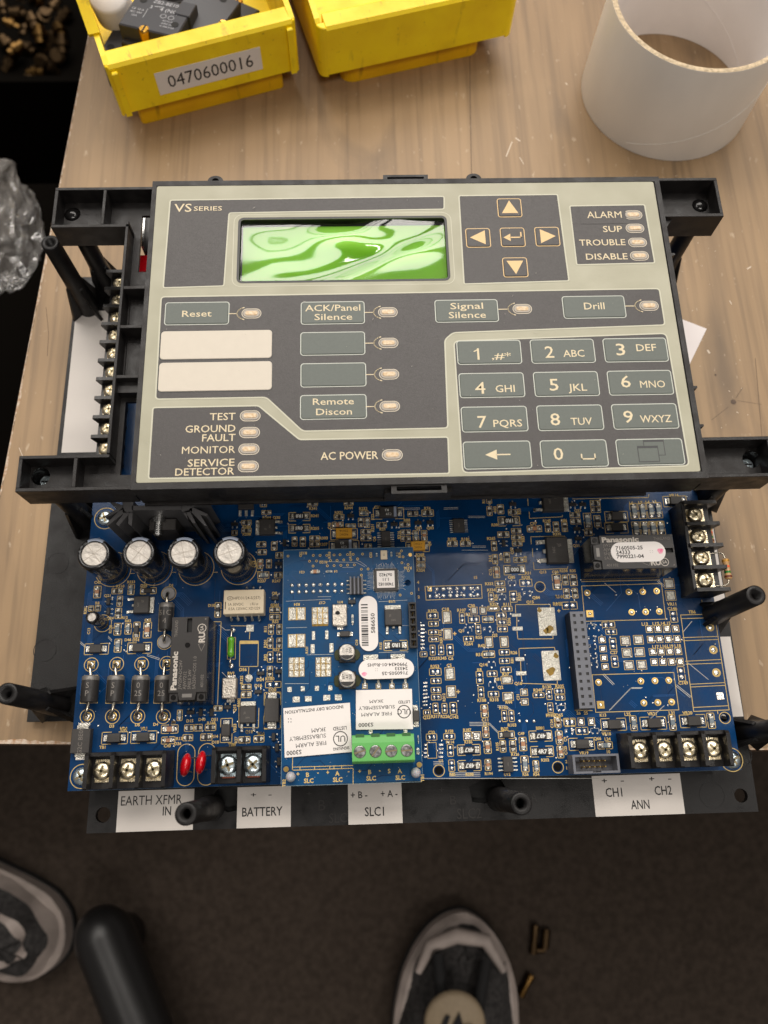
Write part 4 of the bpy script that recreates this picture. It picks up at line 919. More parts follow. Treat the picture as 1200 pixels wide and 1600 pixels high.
for t, x, y in (("VR11", 668, 155), ("C146", 672, 180), ("TB6", 780, 198), ("L13", 520, 265), ("L12", 580, 263), ("L14", 612, 262), ("L15", 645, 261), ("L17", 580, 390), ("L16", 622, 388), ("L19", 660, 387), ("L18", 702, 385), ("C149", 732, 590), ("L25", 425, 762), ("VR21", 560, 760), ("L31", 668, 755), ("VR20", 755, 755), ("R146", 52, 113), ("R182", 42, 155), ("C27", 350, 422), ("1", 835, 140), ("1", 922, 752)): word(ZI, t, x, y, 15)
for t, x, y in (("C42", 180, 160), ("R310", 465, 208), ("R233", 600, 155), ("D58", 760, 200), ("D1", 1098, 198), ("Q21", 302, 325), ("R8", 178, 418), ("Q24", 338, 607), ("R12", 520, 600), ("R83", 560, 642), ("C65", 808, 630), ("D46", 560, 878), ("D54", 660, 880), ("+", 375, 215), ("+", 885, 198)): word(ZJ, t, x, y, 30)
for t, x, y, r in (("R301", 28, 510, 90), ("R128", 342, 745, 90), ("C13", 70, 770, 90)): word(ZJ, t, x, y, 30, r)
for t, x, y in (("D2", 163, 890), ("D3", 345, 898), ("D5", 530, 888), ("D4", 662, 885), ("VR4", 430, 915), ("VR1", 575, 915), ("C84", 780, 870), ("D15", 908, 860), ("D40", 995, 850), ("D51", 1085, 850), ("R168", 1062, 875)): word(ZK, t, x, y, 18)
for t, x, y in (("VR4", 328, 70), ("VR1", 440, 68), ("TB1", 212, 168), ("C40", 570, 160), ("D36", 628, 148), ("R13", 636, 120), ("R14", 832, 108), ("D18", 835, 140), ("TB8", 925, 155), ("Q11", 1018, 83), ("R26", 1088, 92), ("C84", 597, 30)): word(ZL, t, x, y, 14)
for t, x, y in (("D56", 265, 308), ("RV1", 138, 348), ("R180", 545, 405), ("D20", 572, 520), ("D16", 425, 475), ("D24", 445, 412), ("Q11", 325, 955), ("R26", 455, 975), ("R53", 610, 100), ("TB8", 150, 1090)): word(ZM, t, x, y, 28)
for t, x, y, r in (("R125", 250, 415, 90), ("R302", 222, 650, 90), ("VR53", 180, 920, 90), ("R27", 192, 1040, 90), ("R82", 498, 180, 90), ("R201", 498, 40, 90), ("Q15", 178, 710, 90)): word(ZM, t, x, y, 26, r)
for t, x, y, r in (("D10", 50, 28, 0), ("R301", 505, 25, 0), ("R53", 510, 145, 0), ("R11", 438, 200, 90)): word(ZN, t, x, y, 18, r)

# loose copper traces and vias
rt = random.Random(11)
for k in range(210):
    x, y = rt.uniform(2, 256), rt.uniform(2, 112); d = rt.choice((0, 45, 90, 135, 180, 270)); n = rt.choice((1, 1, 2, 3, 4)); pts = [(x, y)]
    for j in range(rt.choice((1, 2, 2, 3))):
        l = rt.uniform(2.5, 11); x += l * math.cos(math.radians(d)); y += l * math.sin(math.radians(d)); x = min(258, max(1.5, x)); y = min(230, max(1.5, y)); pts.append((x, y)); d += rt.choice((-45, 45))
    for q in range(n): traces.line([(a + q * .5, b + q * .45) for a, b in pts], .22, ZB + .015 + .0004 * (k % 20), 'trace' if k % 3 else 'trace_dark')
for pts, n in ((((520, 815), (620, 720)), 2), (((290, 545), (345, 600)), 2), (((690, 605), (770, 670)), 2), (((300, 40), (360, 90)), 1), (((590, 30), (625, 60)), 2), (((325, 740), (440, 620), (500, 620)), 2), (((760, 480), (870, 570)), 1), (((730, 310), (780, 250)), 1)):
    for q in range(n): traces.line([(lambda p: (p[0] + q * .55, p[1] + q * .3))(ZI.p(*a)) for a in pts], .24, ZB + .026, 'silk_and_shine')  # pale lines paint the shine along reflective trace edges, here and below
for pts, n in ((((375, 195), (480, 195)), 3), (((500, 200), (555, 255)), 2), (((440, 510), (250, 510)), 3), (((550, 90), (600, 90), (640, 120)), 2), (((0, 545), (1180, 545)), 1), (((150, 440), (210, 440)), 3)):
    for q in range(n): traces.line([(lambda p: (p[0], p[1] - q * .6))(ZG.p(*a)) for a in pts], .2, ZB + .027, 'silk_and_shine')
for pts, n in (((( 525, 155), (625, 152)), 2), (((700, 215), (820, 215)), 2), (((655, 460), (840, 460)), 1), (((730, 430), (825, 430)), 2), (((190, 158), (350, 155)), 2)):
    for q in range(n): traces.line([(lambda p: (p[0], p[1] - q * .6))(ZBb.p(*a)) for a in pts], .18, ZB + .027, 'silk_and_shine')
for pts, n in ((((1120, 170), (1165, 205), (1200, 205)), 1), (((1140, 510), (1180, 550)), 1), (((120, 290), (160, 325)), 2), (((600, 380), (690, 410)), 2), (((320, 250), (345, 275)), 2)):
    for q in range(n): traces.line([(lambda p: (p[0], p[1] - q * .6))(ZK.p(*a)) for a in pts], .2, ZB + .027, 'silk_and_shine')
for (x, y, r) in list(KEEP):
    if rt.random() < .75:
        a = rt.uniform(0, 6.28); rr = r + rt.uniform(.1, .7); vx, vy = x + rr * math.cos(a), y + rr * math.sin(a)
        if 1 < vx < 259 and 1 < vy < 230: pads.dome(vx, vy, ZB + .02, .42, .42, .28, 'solder', 7)
for x, y in ((793, 862), (845, 862), (898, 862)): c = ZF.p(x, y); pads.dome(c[0], c[1], ZB + .02, .7, .7, .35, 'solder', 9)
for _ in range(130):
    x, y = rt.uniform(3, 257), rt.uniform(3, 108); pads.dome(x, y, ZB + .012, .16, .16, .1, 'silk_and_shine', 5)
# left terminal strip lies under the panel too
silk.line([ZDd.p(235, 62), ZDd.p(610, 55), ZDd.p(612, 40)], .25, ZB + .05, 'silk')
silk.line([ZDd.p(280, 470), ZDd.p(665, 462)], .25, ZB + .051, 'silk')

# ---------------- electrolytic capacitors
def electrolytic(x, y, r, h, top_r, score_rot, marks, name='capacitor'):
    zt = ZB + h; m = MB()
    m.lathe([(r, ZB + .2), (r, ZB + 1.2), (r - .35, ZB + 1.9), (r, ZB + 2.6), (r, zt - 1.2), (r - .35, zt - .3), (r - .9, zt), (top_r + .25, zt - .05), (top_r, zt - .45)], x, y, 'sleeve', 40, cap=False)
    if marks:
        a0, a1 = marks; n = 10; v = []; f = []
        for i in range(n + 1):
            a = math.radians(a0 + (a1 - a0) * i / n); c, s = math.cos(a), math.sin(a)
            for rr, zz in ((r + .03, zt - 1.25), (r - .3, zt - .26), (r - .9, zt + .04), (top_r + .3, zt - .01)): v.append((x + rr * c, y + rr * s, zz))
        for i in range(n):
            for k in range(3): f.append((i * 4 + k, i * 4 + k + 4, i * 4 + k + 5, i * 4 + k + 1))
        m.add(v, f, 'sleeve_mark', True)
        for t, a in (("85", 150), ("C", 170), ("RM", 10), ("82", -28), ("5", -50)):
            c, s = math.cos(math.radians(a)), math.sin(math.radians(a)); m.text(t, x + (r - 1.05) * c, y + (r - 1.05) * s, zt + .05, .7, 'silk_grey', rot=a - 90)
    o = m.build(name, unit)
    t = MB(); t.lathe([(top_r + .05, zt - .5), (top_r - .25, zt - .32), (.01, zt - .32)], x, y, 'alu_top', 36, smooth=False, cap=False)
    if marks:
        for k in (0, 1):
            a = math.radians(score_rot + 90 * k); c, s = math.cos(a) * (top_r - .3), math.sin(a) * (top_r - .3); t.line([(x - c, y - s), (x + c, y + s)], .3, zt - .29, 'alu_score')
    t.build('aluminium_top', o)
    silk.outline(circle(x, y, r + .9, 36), .25, ZB + .05, 'silk'); silk.line([(x + r + .9, y - 2), (x + r + 2.4, y - 2)], .2, ZB + .051, 'silk')
for (px, py), sr in (((146, 865), 38), ((216, 863), 55), ((286, 863), 14), ((358, 862), 20)):
    x, y = P(px, py, 42); electrolytic(x, y, 6.45, 25, 4.75, sr, (55, 118))
x, y = P(143, 964, 31); electrolytic(x, y, 2.55, 14, 2.0, 0, None)

# ---------------- axial diodes
def axial(Z, bx, by, w, l, top, bot, zc, label, ring_r, fmt='plain'):
    cx, cy, W_, L_ = Z.r(bx, by, w, l, zc); r = W_ / 2; m = MB()
    m.T = Matrix.Translation((cx, cy, zc)) @ Matrix.Rotation(-math.pi / 2, 4, 'X')
    m.lathe([(.3, -L_ / 2), (r - .25, -L_ / 2), (r, -L_ / 2 + .25), (r, L_ / 2 - L_ * .17)], 0, 0, 'diode_black', 24, cap=False)
    m.lathe([(r + .02, L_ / 2 - L_ * .17), (r + .02, L_ / 2 - .25), (r - .25, L_ / 2), (.3, L_ / 2)], 0, 0, 'diode_band', 24, cap=False)
    m.T = None
    for k, t in enumerate(label):
        # lettering wrapped on the crown of the body
        i0 = len(m.v); m.text(t, cx, cy + L_ * (.12 - .3 * k), zc + r + .05, 2.1, 'diode_text', bold=0)
        for i in range(i0, len(m.v)):
            a = (m.v[i][0] - cx) / r; m.v[i] = (cx + (r + .05) * math.sin(a), m.v[i][1], zc + (r + .05) * math.cos(a))
    o = m.build('rectifier_diode', unit)
    for (tx, ty), s in ((top, 1), (bot, -1)):
        p = Z.p(tx, ty); ye = cy + s * L_ / 2; ln = MB()
        py = p[1]
        ln.tube([(cx, ye - s * .5, zc), (cx + (p[0] - cx) * .3, ye + s * max(.6, abs(py - ye) * .45), zc), (p[0] + (cx - p[0]) * .2, py - s * .7, zc - .9), (p[0], py, zc - 2.4), (p[0], py, ZB)], .65, 'lead_wire', 10)
        ln.build('lead', o)
        if fmt == 'plain':
            silk.outline(circle(p[0], p[1], ring_r, 28), .28, ZB + .05, 'silk'); pads.dome(p[0], p[1], ZB + .05, 1.5, 1.5, .8, 'solder', 12)
            if s > 0: pads.prism(rect(p[0], p[1], 3.0, 3.0), ZB + .03, ZB + .25, 'gold', bottom=False)
            else: pads.lathe([(1.9, ZB + .03), (1.9, ZB + .1), (1.3, ZB + .12)], p[0], p[1], 'gold', 18)
        else:
            gm = MB(); gm.prism(circle(p[0], p[1], 2.6, 28), ZB + .03, ZB + .7, 'grommet', ch=.15); gm.build('grommet', o); silk.outline(circle(p[0], p[1], 2.95, 28), .22, ZB + .05, 'silk')
    q = Z.r(bx, by, w * 1.02, l * 1.05); silk.outline([(q[0] - q[2] / 2, q[1] - q[3] / 2), (q[0] + q[2] / 2, q[1] - q[3] / 2), (q[0] + q[2] / 2, q[1] + q[3] / 2 - .8), (q[0] + q[2] / 2 - .8, q[1] + q[3] / 2), (q[0] - q[2] / 2 + .8, q[1] + q[3] / 2), (q[0] - q[2] / 2, q[1] + q[3] / 2 - .8)], .22, ZB + .05, 'silk')
for i, (bx, lab) in enumerate(((187, "SP"), (370, "SP"), (550, ("0", "25")), (716, ("0", "25")))):
    axial(ZK, bx, 632, 122, 190, ((197, 380, 560, 740)[i], (455, 452, 450, 445)[i]), ((168, 350, 532, 717)[i], 828), 20.8, list(lab), 2.75)
axial(ZJ, 1038, 590, 176, 336, (1070, 300), (1020, 905), 20.5, ["51C", "4"], 2.6, 'grommet')

# ---------------- relays
def relay(cx, cy, L, Wd, rot, sticker):
    z0, z1 = ZB + .3, ZB + 20; R = Matrix.Translation((cx, cy, 0)) @ Matrix.Rotation(rot, 4, 'Z')
    m = MB(); m.T = R; n = 3.4
    out = [(-L / 2 + n, -Wd / 2), (L / 2, -Wd / 2), (L / 2, Wd / 2), (-L / 2 + n, Wd / 2), (-L / 2 + n, Wd / 2 - n), (-L / 2 + .6, Wd / 2 - n - .6), (-L / 2 + .6, -Wd / 2 + n + .6), (-L / 2 + n, -Wd / 2 + n)]
    slot = rect(L / 2 - 3.2, .2, 5.4, 1.9)
    m.prism(rect(0, 0, L, Wd), z0, z1 - 1.4, 'relay_side')
    m.holed([out, slot], z1 - 1.4, z1, 'relay_black')
    m.cbox(L / 2 - 3.2, .2, 5.2, 1.7, z1 - 1.38, z1 - 1.3, 'dark_hole')
    for s in (-1, 1):
        m.cbox(-L / 2 + n / 2 + .1, s * (Wd / 2 - n / 2 - .05), n - .3, n - .3, z1 - 1.4, z1 - .9, 'relay_black'); m.cyl(-L / 2 + n / 2, s * (Wd / 2 - n / 2), .95, z1 - .9, z1 - .6, 'relay_side', 14)
    m.cbox(-L / 2 + 2.2, 0, 1.3, 3.6, z1, z1 + .04, 'diode_band')
    o = m.build('relay', unit)
    t = MB(); t.T = R; zt = z1 + .05
    t.text("Panasonic", -L / 2 + n + .9, Wd / 2 - 1.75, zt, 2.0, 'relay_text', w=L * .45, align='L', bold=.04)
    t.text("THAILAND", L / 2 - 1.2, Wd / 2 - 1.7, zt, 1.15, 'dark_text', w=L * .2, align='R')
    rows = ("JW2SN-DC24V", "AJW7212", "5NJLE 24V", "5A250V~COS 1.0")
    for i, q in enumerate(rows): t.text(q, -L / 2 + n + 1.1, Wd / 2 - 4.0 - i * 1.75, zt, 1.15, 'dark_text', align='L')
    t.text("401102", -L / 2 + 5, -Wd / 2 + 1.5, zt, 1.1, 'dark_text', align='L')
    for k, (a, b) in enumerate(((L * .36, -Wd / 2 + 2.3),)):
        t.outline(circle(a, b, 1.55, 20), .28, zt, 'relay_text'); t.text("SA", a, b, zt, 1.2, 'relay_text')
    t.text("RU", L * .25, -Wd / 2 + 2.2, zt, 2.2, 'relay_text', bold=.04); t.outline([(L * .14 - 1.6, -Wd / 2 + 2.2), (L * .14 + .8, -Wd / 2 + 1.0), (L * .14 + 1.4, -Wd / 2 + 2.2), (L * .14 + .8, -Wd / 2 + 3.4)], .2, zt, 'dark_text')
    t.flat([(L / 2 - 1.4, -Wd / 2 + .8), (L / 2 - .5, -Wd / 2 + .8), (L / 2 - .95, -Wd / 2 + 1.5)], zt, 'dark_text')
    if not sticker: t.outline(circle(L * .16, .6, 1.5, 20), .25, zt, 'relay_black'); t.cyl(L * .16, .6, 1.0, z1 + .02, z1 + .1, 'relay_side', 16)
    t.build('printed_marks', o, stuff=True)
    if sticker:
        s_ = MB(); s_.T = R; s_.prism(rrect(L * .055, -.2, L * .665, Wd * .60, Wd * .3, 8), z1 + .06, z1 + .14, 'label_white')
        for q, yy in (("7160505-25", 1.75), ("24333", 0.0), ("7990221-04", -1.75)): s_.text(q, -L * .215, yy - .2, z1 + .18, 1.45, 'label_ink', align='L', bold=.02, w=L * (.33 if len(q) > 6 else .17))
        for a, b in ((0, 0), (1, 0), (0, -.7), (1, -.7)): s_.flat(circle(L * .20 + a, .2 + b, .13, 6), z1 + .18, 'dark_text')
        s_.prism([(L * .325 + 1.1 * (1 + .25 * math.sin(3 * t_)) * math.cos(t_), -.1 + 1.3 * (1 + .2 * math.cos(2 * t_)) * math.sin(t_)) for t_ in [i * .45 for i in range(14)]], z1 + .15, z1 + .18, 'pink_ink')
        s_.build('part_sticker', o)
    return o
ZS = Zoom(880, 800, 6, 37)
a, b, c, d = ZS.p(258, 232), ZS.p(1030, 200), ZS.p(292, 540), ZS.p(1056, 516)
relay((a[0] + b[0] + c[0] + d[0]) / 4, (a[1] + b[1] + c[1] + d[1]) / 4, (b[0] - a[0] + d[0] - c[0]) / 2, (a[1] - c[1] + b[1] - d[1]) / 2, 0, True)
ZT = Zoom(240, 940, 8.571, 37)
a, b, c, d = ZT.p(250, 205), ZT.p(735, 205), ZT.p(195, 1345), ZT.p(692, 1335)
relay((a[0] + b[0] + c[0] + d[0]) / 4, (a[1] + b[1] + c[1] + d[1]) / 4, (a[1] - c[1] + b[1] - d[1]) / 2, (b[0] - a[0] + d[0] - c[0]) / 2, math.pi / 2, False)
silk.line([ZN.p(25, 145), ZN.p(118, 145), ZN.p(92, 740)], .25, ZB + .05, 'silk')
# small cream signal relay
ZV = Zoom(340, 760, 6.667, 23); a, b, c, d = ZV.p(66, 1082), ZV.p(474, 1070), ZV.p(56, 1334), ZV.p(490, 1320)
cx, cy, w, h = (a[0] + b[0] + c[0] + d[0]) / 4, (a[1] + b[1] + c[1] + d[1]) / 4, (b[0] - a[0] + d[0] - c[0]) / 2, (a[1] - c[1] + b[1] - d[1]) / 2
m = MB(); m.cbox(cx, cy, w, h, ZB + .4, ZB + 6, 'relay_cream', ch=.25, r=.3)
z = ZB + 6.04
m.text("HFD31/24-S(257)", cx + 1.3, cy + 1.5, z, 1.15, 'relay_cream_text', w=w * .66); m.outline([(cx - w * .34 + 1.15 * math.cos(i * .524), cy + 1.5 + .75 * math.sin(i * .524)) for i in range(12)], .2, z, 'relay_cream_text'); m.text("HF", cx - w * .34, cy + 1.5, z, .7, 'relay_cream_text')
m.text("1A 30VDC", cx - w * .19, cy - 1.0, z, 1.1, 'relay_cream_text', w=w * .38); m.text("c RU us", cx + w * .26, cy - 1.0, z, 1.1, 'relay_cream_text', w=w * .2); m.text("0.5A 125VAC XD1229", cx + .3, cy - 2.8, z, 1.1, 'relay_cream_text', w=w * .78)
m.cbox(cx - w * .45, cy - 1.4, .4, 3, z - .02, z + .02, 'relay_cream_text')
rl = m.build('signal_relay', unit)
for i, px in enumerate((145, 215, 288, 362, 435)):
    p = ZV.p(px, 1385, ZB); m = MB(); m.tube([(p[0], cy - h / 2 + .3, ZB + 2.2), (p[0], cy - h / 2 - .9, ZB + 2.0), (p[0], cy - h / 2 - 1.5, ZB + .6), (p[0], p[1], ZB + .2)], .35, 'tin', 6); m.dome(p[0], p[1], ZB + .03, .6, .9, .4, 'solder'); m.build('pin', rl)
for i, px in enumerate((305, 375, 445)):
    p = ZV.p(px, 1055, ZB); m = MB(); m.dome(p[0], p[1], ZB + .03, .55, .7, .8, 'solder'); m.build('pin', rl)
# metal-cased surge part, green resistor, red disc capacitors
cx, cy, w, h = ZM.r(120, 500, 152, 214, ZB + 4); m = MB(); m.cbox(cx, cy, w, h, ZB + .3, ZB + 4, 'varistor_metal', ch=.35, r=.4); m.cbox(cx + .2, cy + h / 2 + .7, w * .55, 1.3, ZB + .05, ZB + .5, 'solder', ch=.1); m.cbox(cx + .2, cy - h / 2 - .7, w * .55, 1.3, ZB + .05, ZB + .5, 'solder', ch=.1); m.build('surge_arrester', unit)
cx, cy, w, h = ZN.r(190, 328, 50, 150, ZB + 2.5); m = MB(); r = w / 2; zc = ZB + 2.9
m.T = Matrix.Translation((cx, cy, zc)) @ Matrix.Rotation(-math.pi / 2, 4, 'X')
m.lathe([(.3, -h / 2), (r * .7, -h / 2 + .3), (r, -h / 2 + 1.0), (r * .98, -h / 2 + 1.9), (r * .86, -h / 2 + 2.6), (r * .86, h / 2 - 2.6), (r * .98, h / 2 - 1.9), (r, h / 2 - 1.0), (r * .7, h / 2 - .3), (.3, h / 2)], 0, 0, 'green_resistor', 20); m.T = None
gr = m.build('green_resistor', unit)
for p, s in ((ZN.p(202, 205), 1), (ZN.p(190, 462), -1)):
    m = MB(); m.tube([(cx, cy + s * h / 2 - s * .4, zc), (p[0], p[1] - s * 1.0, zc - .2), (p[0], p[1], zc - 1.0), (p[0], p[1], ZB)], .38, 'lead_wire', 8); m.dome(p[0], p[1], ZB + .03, 1.1, 1.1, .6, 'solder', 10); m.build('lead', gr)
for (px, py), ang in (((668, 265), -9), ((752, 252), -9)):
    x, y = ZL.p(px, py, ZB + 8); m = MB(); m.T = Matrix.Translation((x, y, ZB + 7.2)) @ Matrix.Rotation(math.radians(ang), 4, 'Z') @ Matrix.Rotation(math.radians(14), 4, 'Y')
    m.ellipsoid((0, 0, 0), (1.95, 4.35, 4.6), 'red_epoxy', 20, 14); m.T = None
    o = m.build('disc_capacitor', unit)
    m = MB(); m.tube([(x + .8, y + 2.3, ZB + 4), (x + 2.2, y + 2.6, ZB + 1.5), (x + 2.4, y + 2.6, ZB)], .3, 'lead_wire', 6); m.tube([(x, y - 2.3, ZB + 4), (x + 1.0, y - 2.6, ZB)], .3, 'lead_wire', 6); m.build('leads', o)
for px, py in ((672, 265), (787, 262)):
    q = ZL.r(px, py, 95, 230); silk.outline(rrect(q[0], q[1], q[2], q[3], q[2] / 2, 8), .28, ZB + .05, 'silk')
# board screws
def screw(parent, x, y, z, r, mt, rot=0.0, washer=0.0, name='screw'):
    m = MB()
    if washer: m.lathe([(washer, z - .6), (washer, z - .2), (washer - .2, z)], x, y, mt, 24, smooth=False)
    m.lathe([(r, z), (r, z + .5), (r * .88, z + 1.2), (r * .6, z + 1.7), (r * .3, z + 1.85), (.01, z + 1.9)], x, y, mt, 20)
    for k in (0, 1):
        a = rot + k * math.pi / 2; c, s = math.cos(a), math.sin(a); l, t = r * .62, r * .13
        m.prism([(x + c * l - s * t, y + s * l + c * t), (x - c * l - s * t, y - s * l + c * t), (x - c * l + s * t, y - s * l - c * t), (x + c * l + s * t, y + s * l - c * t)], z + .9, z + 1.93, 'screw_dark')
    return m.build(name, parent)
mat('screw_dark', S(150, 138, 110), 0.4, 1.0)
for px, py in ((128, 1213), (1143, 1187)):
    x, y = P(px, py, ZB); screw(unit, x, y, ZB + .1, 3.3, 'screw_zinc', .5, name='board_screw'); silk.outline(circle(x, y, 4.4, 36), .3, ZB + .05, 'silk')
x, y = P(165, 810, ZB); screw(unit, x, y, ZB + .1, 3.3, 'screw_zinc', .3, name='board_screw'); silk.outline(circle(x, y, 4.6, 36), .3, ZB + .05, 'silk')

# ---------------- screw terminal blocks
def terminal(ox, oy, rot, xs, depth, screw_mt, end=1.4, zp=ZB + 9.2, zd=ZB + 14.5, red=False, lip=3.0, overhang=0.0):
    # local frame: terminals along x, open front towards -y, back wall at y = depth
    R = Matrix.Translation((ox, oy, 0)) @ Matrix.Rotation(rot, 4, 'Z'); pitch = (xs[-1] - xs[0]) / max(1, len(xs) - 1) if len(xs) > 1 else 9.4
    m = MB(); m.T = R; xa, xb = xs[0] - pitch / 2, xs[-1] + pitch / 2
    m.box(xa, 0, ZB + .1, xb, depth, zp - .6, 'term_black', ch=.2)
    m.box(xa, depth - 1.6, zp - .6, xb, depth, zp + 3.6, 'term_black', ch=.2)
    o = m.build('terminal_block', unit)
    for i in range(len(xs) + 1):
        x = xa + i * pitch; t = .75; d = MB(); d.T = R; y0 = -overhang
        prof = [(y0 + (1.5 if overhang else .2), ZB + (6 if overhang else .1)), (y0, zd - .8), (y0 + .5, zd), (depth - 1.2, zd), (depth - .2, zd - 1.0), (depth + .3, ZB + .1), (0.4, ZB + .1)]
        n = len(prof); v = [(x - t, a, b) for a, b in prof] + [(x + t, a, b) for a, b in prof]
        f = [tuple(range(n)), tuple(range(2 * n - 1, n - 1, -1))] + [(k, n + k, n + (k + 1) % n, (k + 1) % n) for k in range(n)]
        d.add(v, f, 'term_black'); d.build('divider', o)
    for i, x in enumerate(xs):
        p = MB(); p.T = R; yc = depth * .50
        p.cbox(x, yc, pitch * .66, depth * .62, zp - .6, zp, screw_mt, ch=.2, r=.4)
        for s in (-1, 1):
            for k in range(7): p.cbox(x - pitch * .27 + k * pitch * .09, yc + s * depth * .27, pitch * .05, depth * .08, zp, zp + .25, screw_mt)
        if red: p.cbox(x + .2, yc - depth * .33, pitch * .5, depth * .04, zp - .5, zp + .12, 'band_brown')
        p.build('contact_plate', o)
        loc = R @ Vector((x, yc, 0)); screw(o, loc[0], loc[1], zp + .35, pitch * (.36 if not red else .40), screw_mt, rt.uniform(0, 1.5), washer=pitch * .37)
    return o
def px_mm(pts, z): return [P(a, b, z) for a, b in pts]
s1_ = px_mm(((161, 1205), (201, 1203), (241, 1202)), ZB + 9); y0 = sum(q[1] for q in s1_) / 3
terminal(0, y0 - 6.6, 0, [q[0] for q in s1_], 13.2, 'screw_nickel')
s1_ = px_mm(((357, 1196), (396, 1194)), ZB + 9); y0 = sum(q[1] for q in s1_) / 2
terminal(0, y0 - 6.6, 0, [q[0] for q in s1_], 13.2, 'screw_zinc', red=True)
s1_ = px_mm(((999, 1175), (1037, 1172), (1075, 1170), (1112, 1168)), ZB + 9); y0 = sum(q[1] for q in s1_) / 4
terminal(0, y0 - 6.6, 0, [s1_[0][0] + i * (s1_[3][0] - s1_[0][0]) / 3 for i in range(4)], 13.2, 'screw_nickel')
# right block: open side faces +x  (local -y -> +x)
s1_ = px_mm(((1086, 806), (1090, 840), (1095, 873), (1101, 907)), ZB + 9); xm = sum(q[0] for q in s1_) / 4
ys = [s1_[3][1] + i * (s1_[0][1] - s1_[3][1]) / 3 for i in range(4)]
terminal(xm + 6.3, 0, math.pi / 2, ys, 13, 'screw_nickel', zd=ZB + 13.5, overhang=2.2)
# left strip: open side faces -x
tips = [222.0 - 9.0 * i for i in range(11)]
terminal(2.2, 0, -math.pi / 2, sorted(-(t - 4.5) for t in tips[:-1]), 9.5, 'screw_nickel', zd=ZB + 12.5, overhang=1.4, zp=ZB + 8.5)

# ---------------- heat sink behind the capacitors
hs = MB(); zt = 47.0
ZW = Zoom(100, 760, 4.615, zt)
def hp(*pts): hs.prism([ZW.p(*q) for q in pts], ZB + .5, zt, 'heat_black')
mat('heat_black', S(92, 91, 92), 0.42, 0.3, bump=0.1)
hp((490, 138), (850, 138), (850, 168), (490, 172))
hp((420, 100), (500, 100), (497, 190), (425, 190)); hp((840, 95), (915, 90), (925, 180), (850, 190))
for q in (((425, 150), (440, 185), (315, 285), (300, 272)), ((440, 180), (470, 195), (395, 285), (375, 270)), ((465, 185), (497, 185), (487, 285), (465, 270)), ((330, 105), (425, 135), (425, 165), (300, 225), (295, 210), (385, 160), (335, 120)),
          ((850, 185), (882, 180), (892, 240), (870, 205)), ((870, 180), (905, 170), (950, 265), (925, 262)), ((900, 165), (930, 150), (1035, 200), (1025, 215), (985, 205), (1030, 285), (1010, 280)), ((905, 125), (1015, 85), (1035, 95), (925, 150))): hp(*q)
hsink = hs.build('heat_sink', unit)
x, y = ZW.p(680, 235, 40); m = MB(); m.cbox(x + 1.2, y - 1.5, 10.5, 4.6, ZB + 6, ZB + 21, 'ic_black', ch=.3); m.build('bolted_transistor', hsink)
m = MB(); m.T = Matrix.Translation((x - .3, y + 1.2, 38)) @ Matrix.Rotation(math.pi / 2, 4, 'X')
m.lathe([(3.2, -1.2), (3.2, -.4), (2.7, -.4), (2.7, 2.2), (1.5, 2.2), (1.5, 7.5), (1.2, 7.8)], 0, 0, 'steel', 6 * 3, smooth=False)
for k in range(6): m.lathe([(1.5, 2.6 + k * .8), (1.78, 2.95 + k * .8), (1.5, 3.3 + k * .8)], 0, 0, 'steel', 16, cap=False)
m.build('heat_sink_bolt', hsink)
# red part glimpsed through the panel slot
m = MB(); q = prect(214, 398, 232, 424, 45); m.cbox(q[0], q[1], q[2] + 1, q[3], ZB, 45, 'red_epoxy', ch=.3); m.build('fuse_holder', unit)
m = MB(); q = prect(222, 338, 238, 392, 44); m.cbox(q[0] + 1, q[1], q[2], q[3], ZB, 44, 'header_black', ch=.3); m.cbox(q[0] - 1.2, q[1], .8, q[3] * .9, ZB, 46, 'steel'); m.build('relay_socket', unit)

# ---------------- sockets and box header
zt = ZB + 8.5
ZX = Zoom(860, 900, 3.529, zt); a, b, c, d = ZX.p(127, 218), ZX.p(168, 217), ZX.p(185, 706), ZX.p(226, 705)
x0, x1 = (a[0] + c[0]) / 2, (b[0] + d[0]) / 2; yt, yb = (a[1] + b[1]) / 2, (c[1] + d[1]) / 2; py = (yt - yb) / 12
m = MB(); m.box(x0 - 1.6, yb - 1.6, ZB + .2, x1 + 1.6, yt + 1.6, zt - .4, 'header_black')
hl = [rect((x0, x1)[i], yb + j * py, 1.15, 1.15) for i in range(2) for j in range(13)]
m.holed([rect((x0 + x1) / 2, (yt + yb) / 2, x1 - x0 + 3.2, yt - yb + 3.2)] + hl, zt - .4, zt, 'header_grey'); m.build('socket_strip', unit)
q = [ZI.p(*t) for t in ((80, 222), (118, 222))]; silk.line([ZI.p(82, 230), ZI.p(135, 740), ZI.p(230, 742)], .25, ZB + .05, 'silk')
zt = ZB + 8.8; x, y, w, h = Zoom(820, 1080, 7.5, zt).r(838, 850, 545, 225)
m = MB(); m.holed([rect(x, y, w, h), [(x - w / 2 + .9, y - h / 2 + .8), (x - 1.6, y - h / 2 + .8), (x - 1.6, y - h / 2 - .001 + .3), (x + 1.6, y - h / 2 + .3), (x + 1.6, y - h / 2 + .8), (x + w / 2 - .9, y - h / 2 + .8), (x + w / 2 - .9, y + h / 2 - .8), (x - w / 2 + .9, y + h / 2 - .8)]], ZB + 2.2, zt, 'header_grey'); m.cbox(x, y, w, h, ZB + .2, ZB + 2.2, 'header_grey')
bh_ = m.build('box_header', unit)
m = MB()
for i in range(5):
    for j in (-1, 1): m.cbox(x + (i - 2) * 2.05, y + j * 1.1, .6, .6, ZB + 2.2, zt - 2.2, 'gold', ch=.15)
m.build('header_pins', bh_, stuff=True)

silk.build('silkscreen_print', board, stuff=True); pads.build('solder_pads', board, stuff=True); traces.build('copper_traces', board, stuff=True)

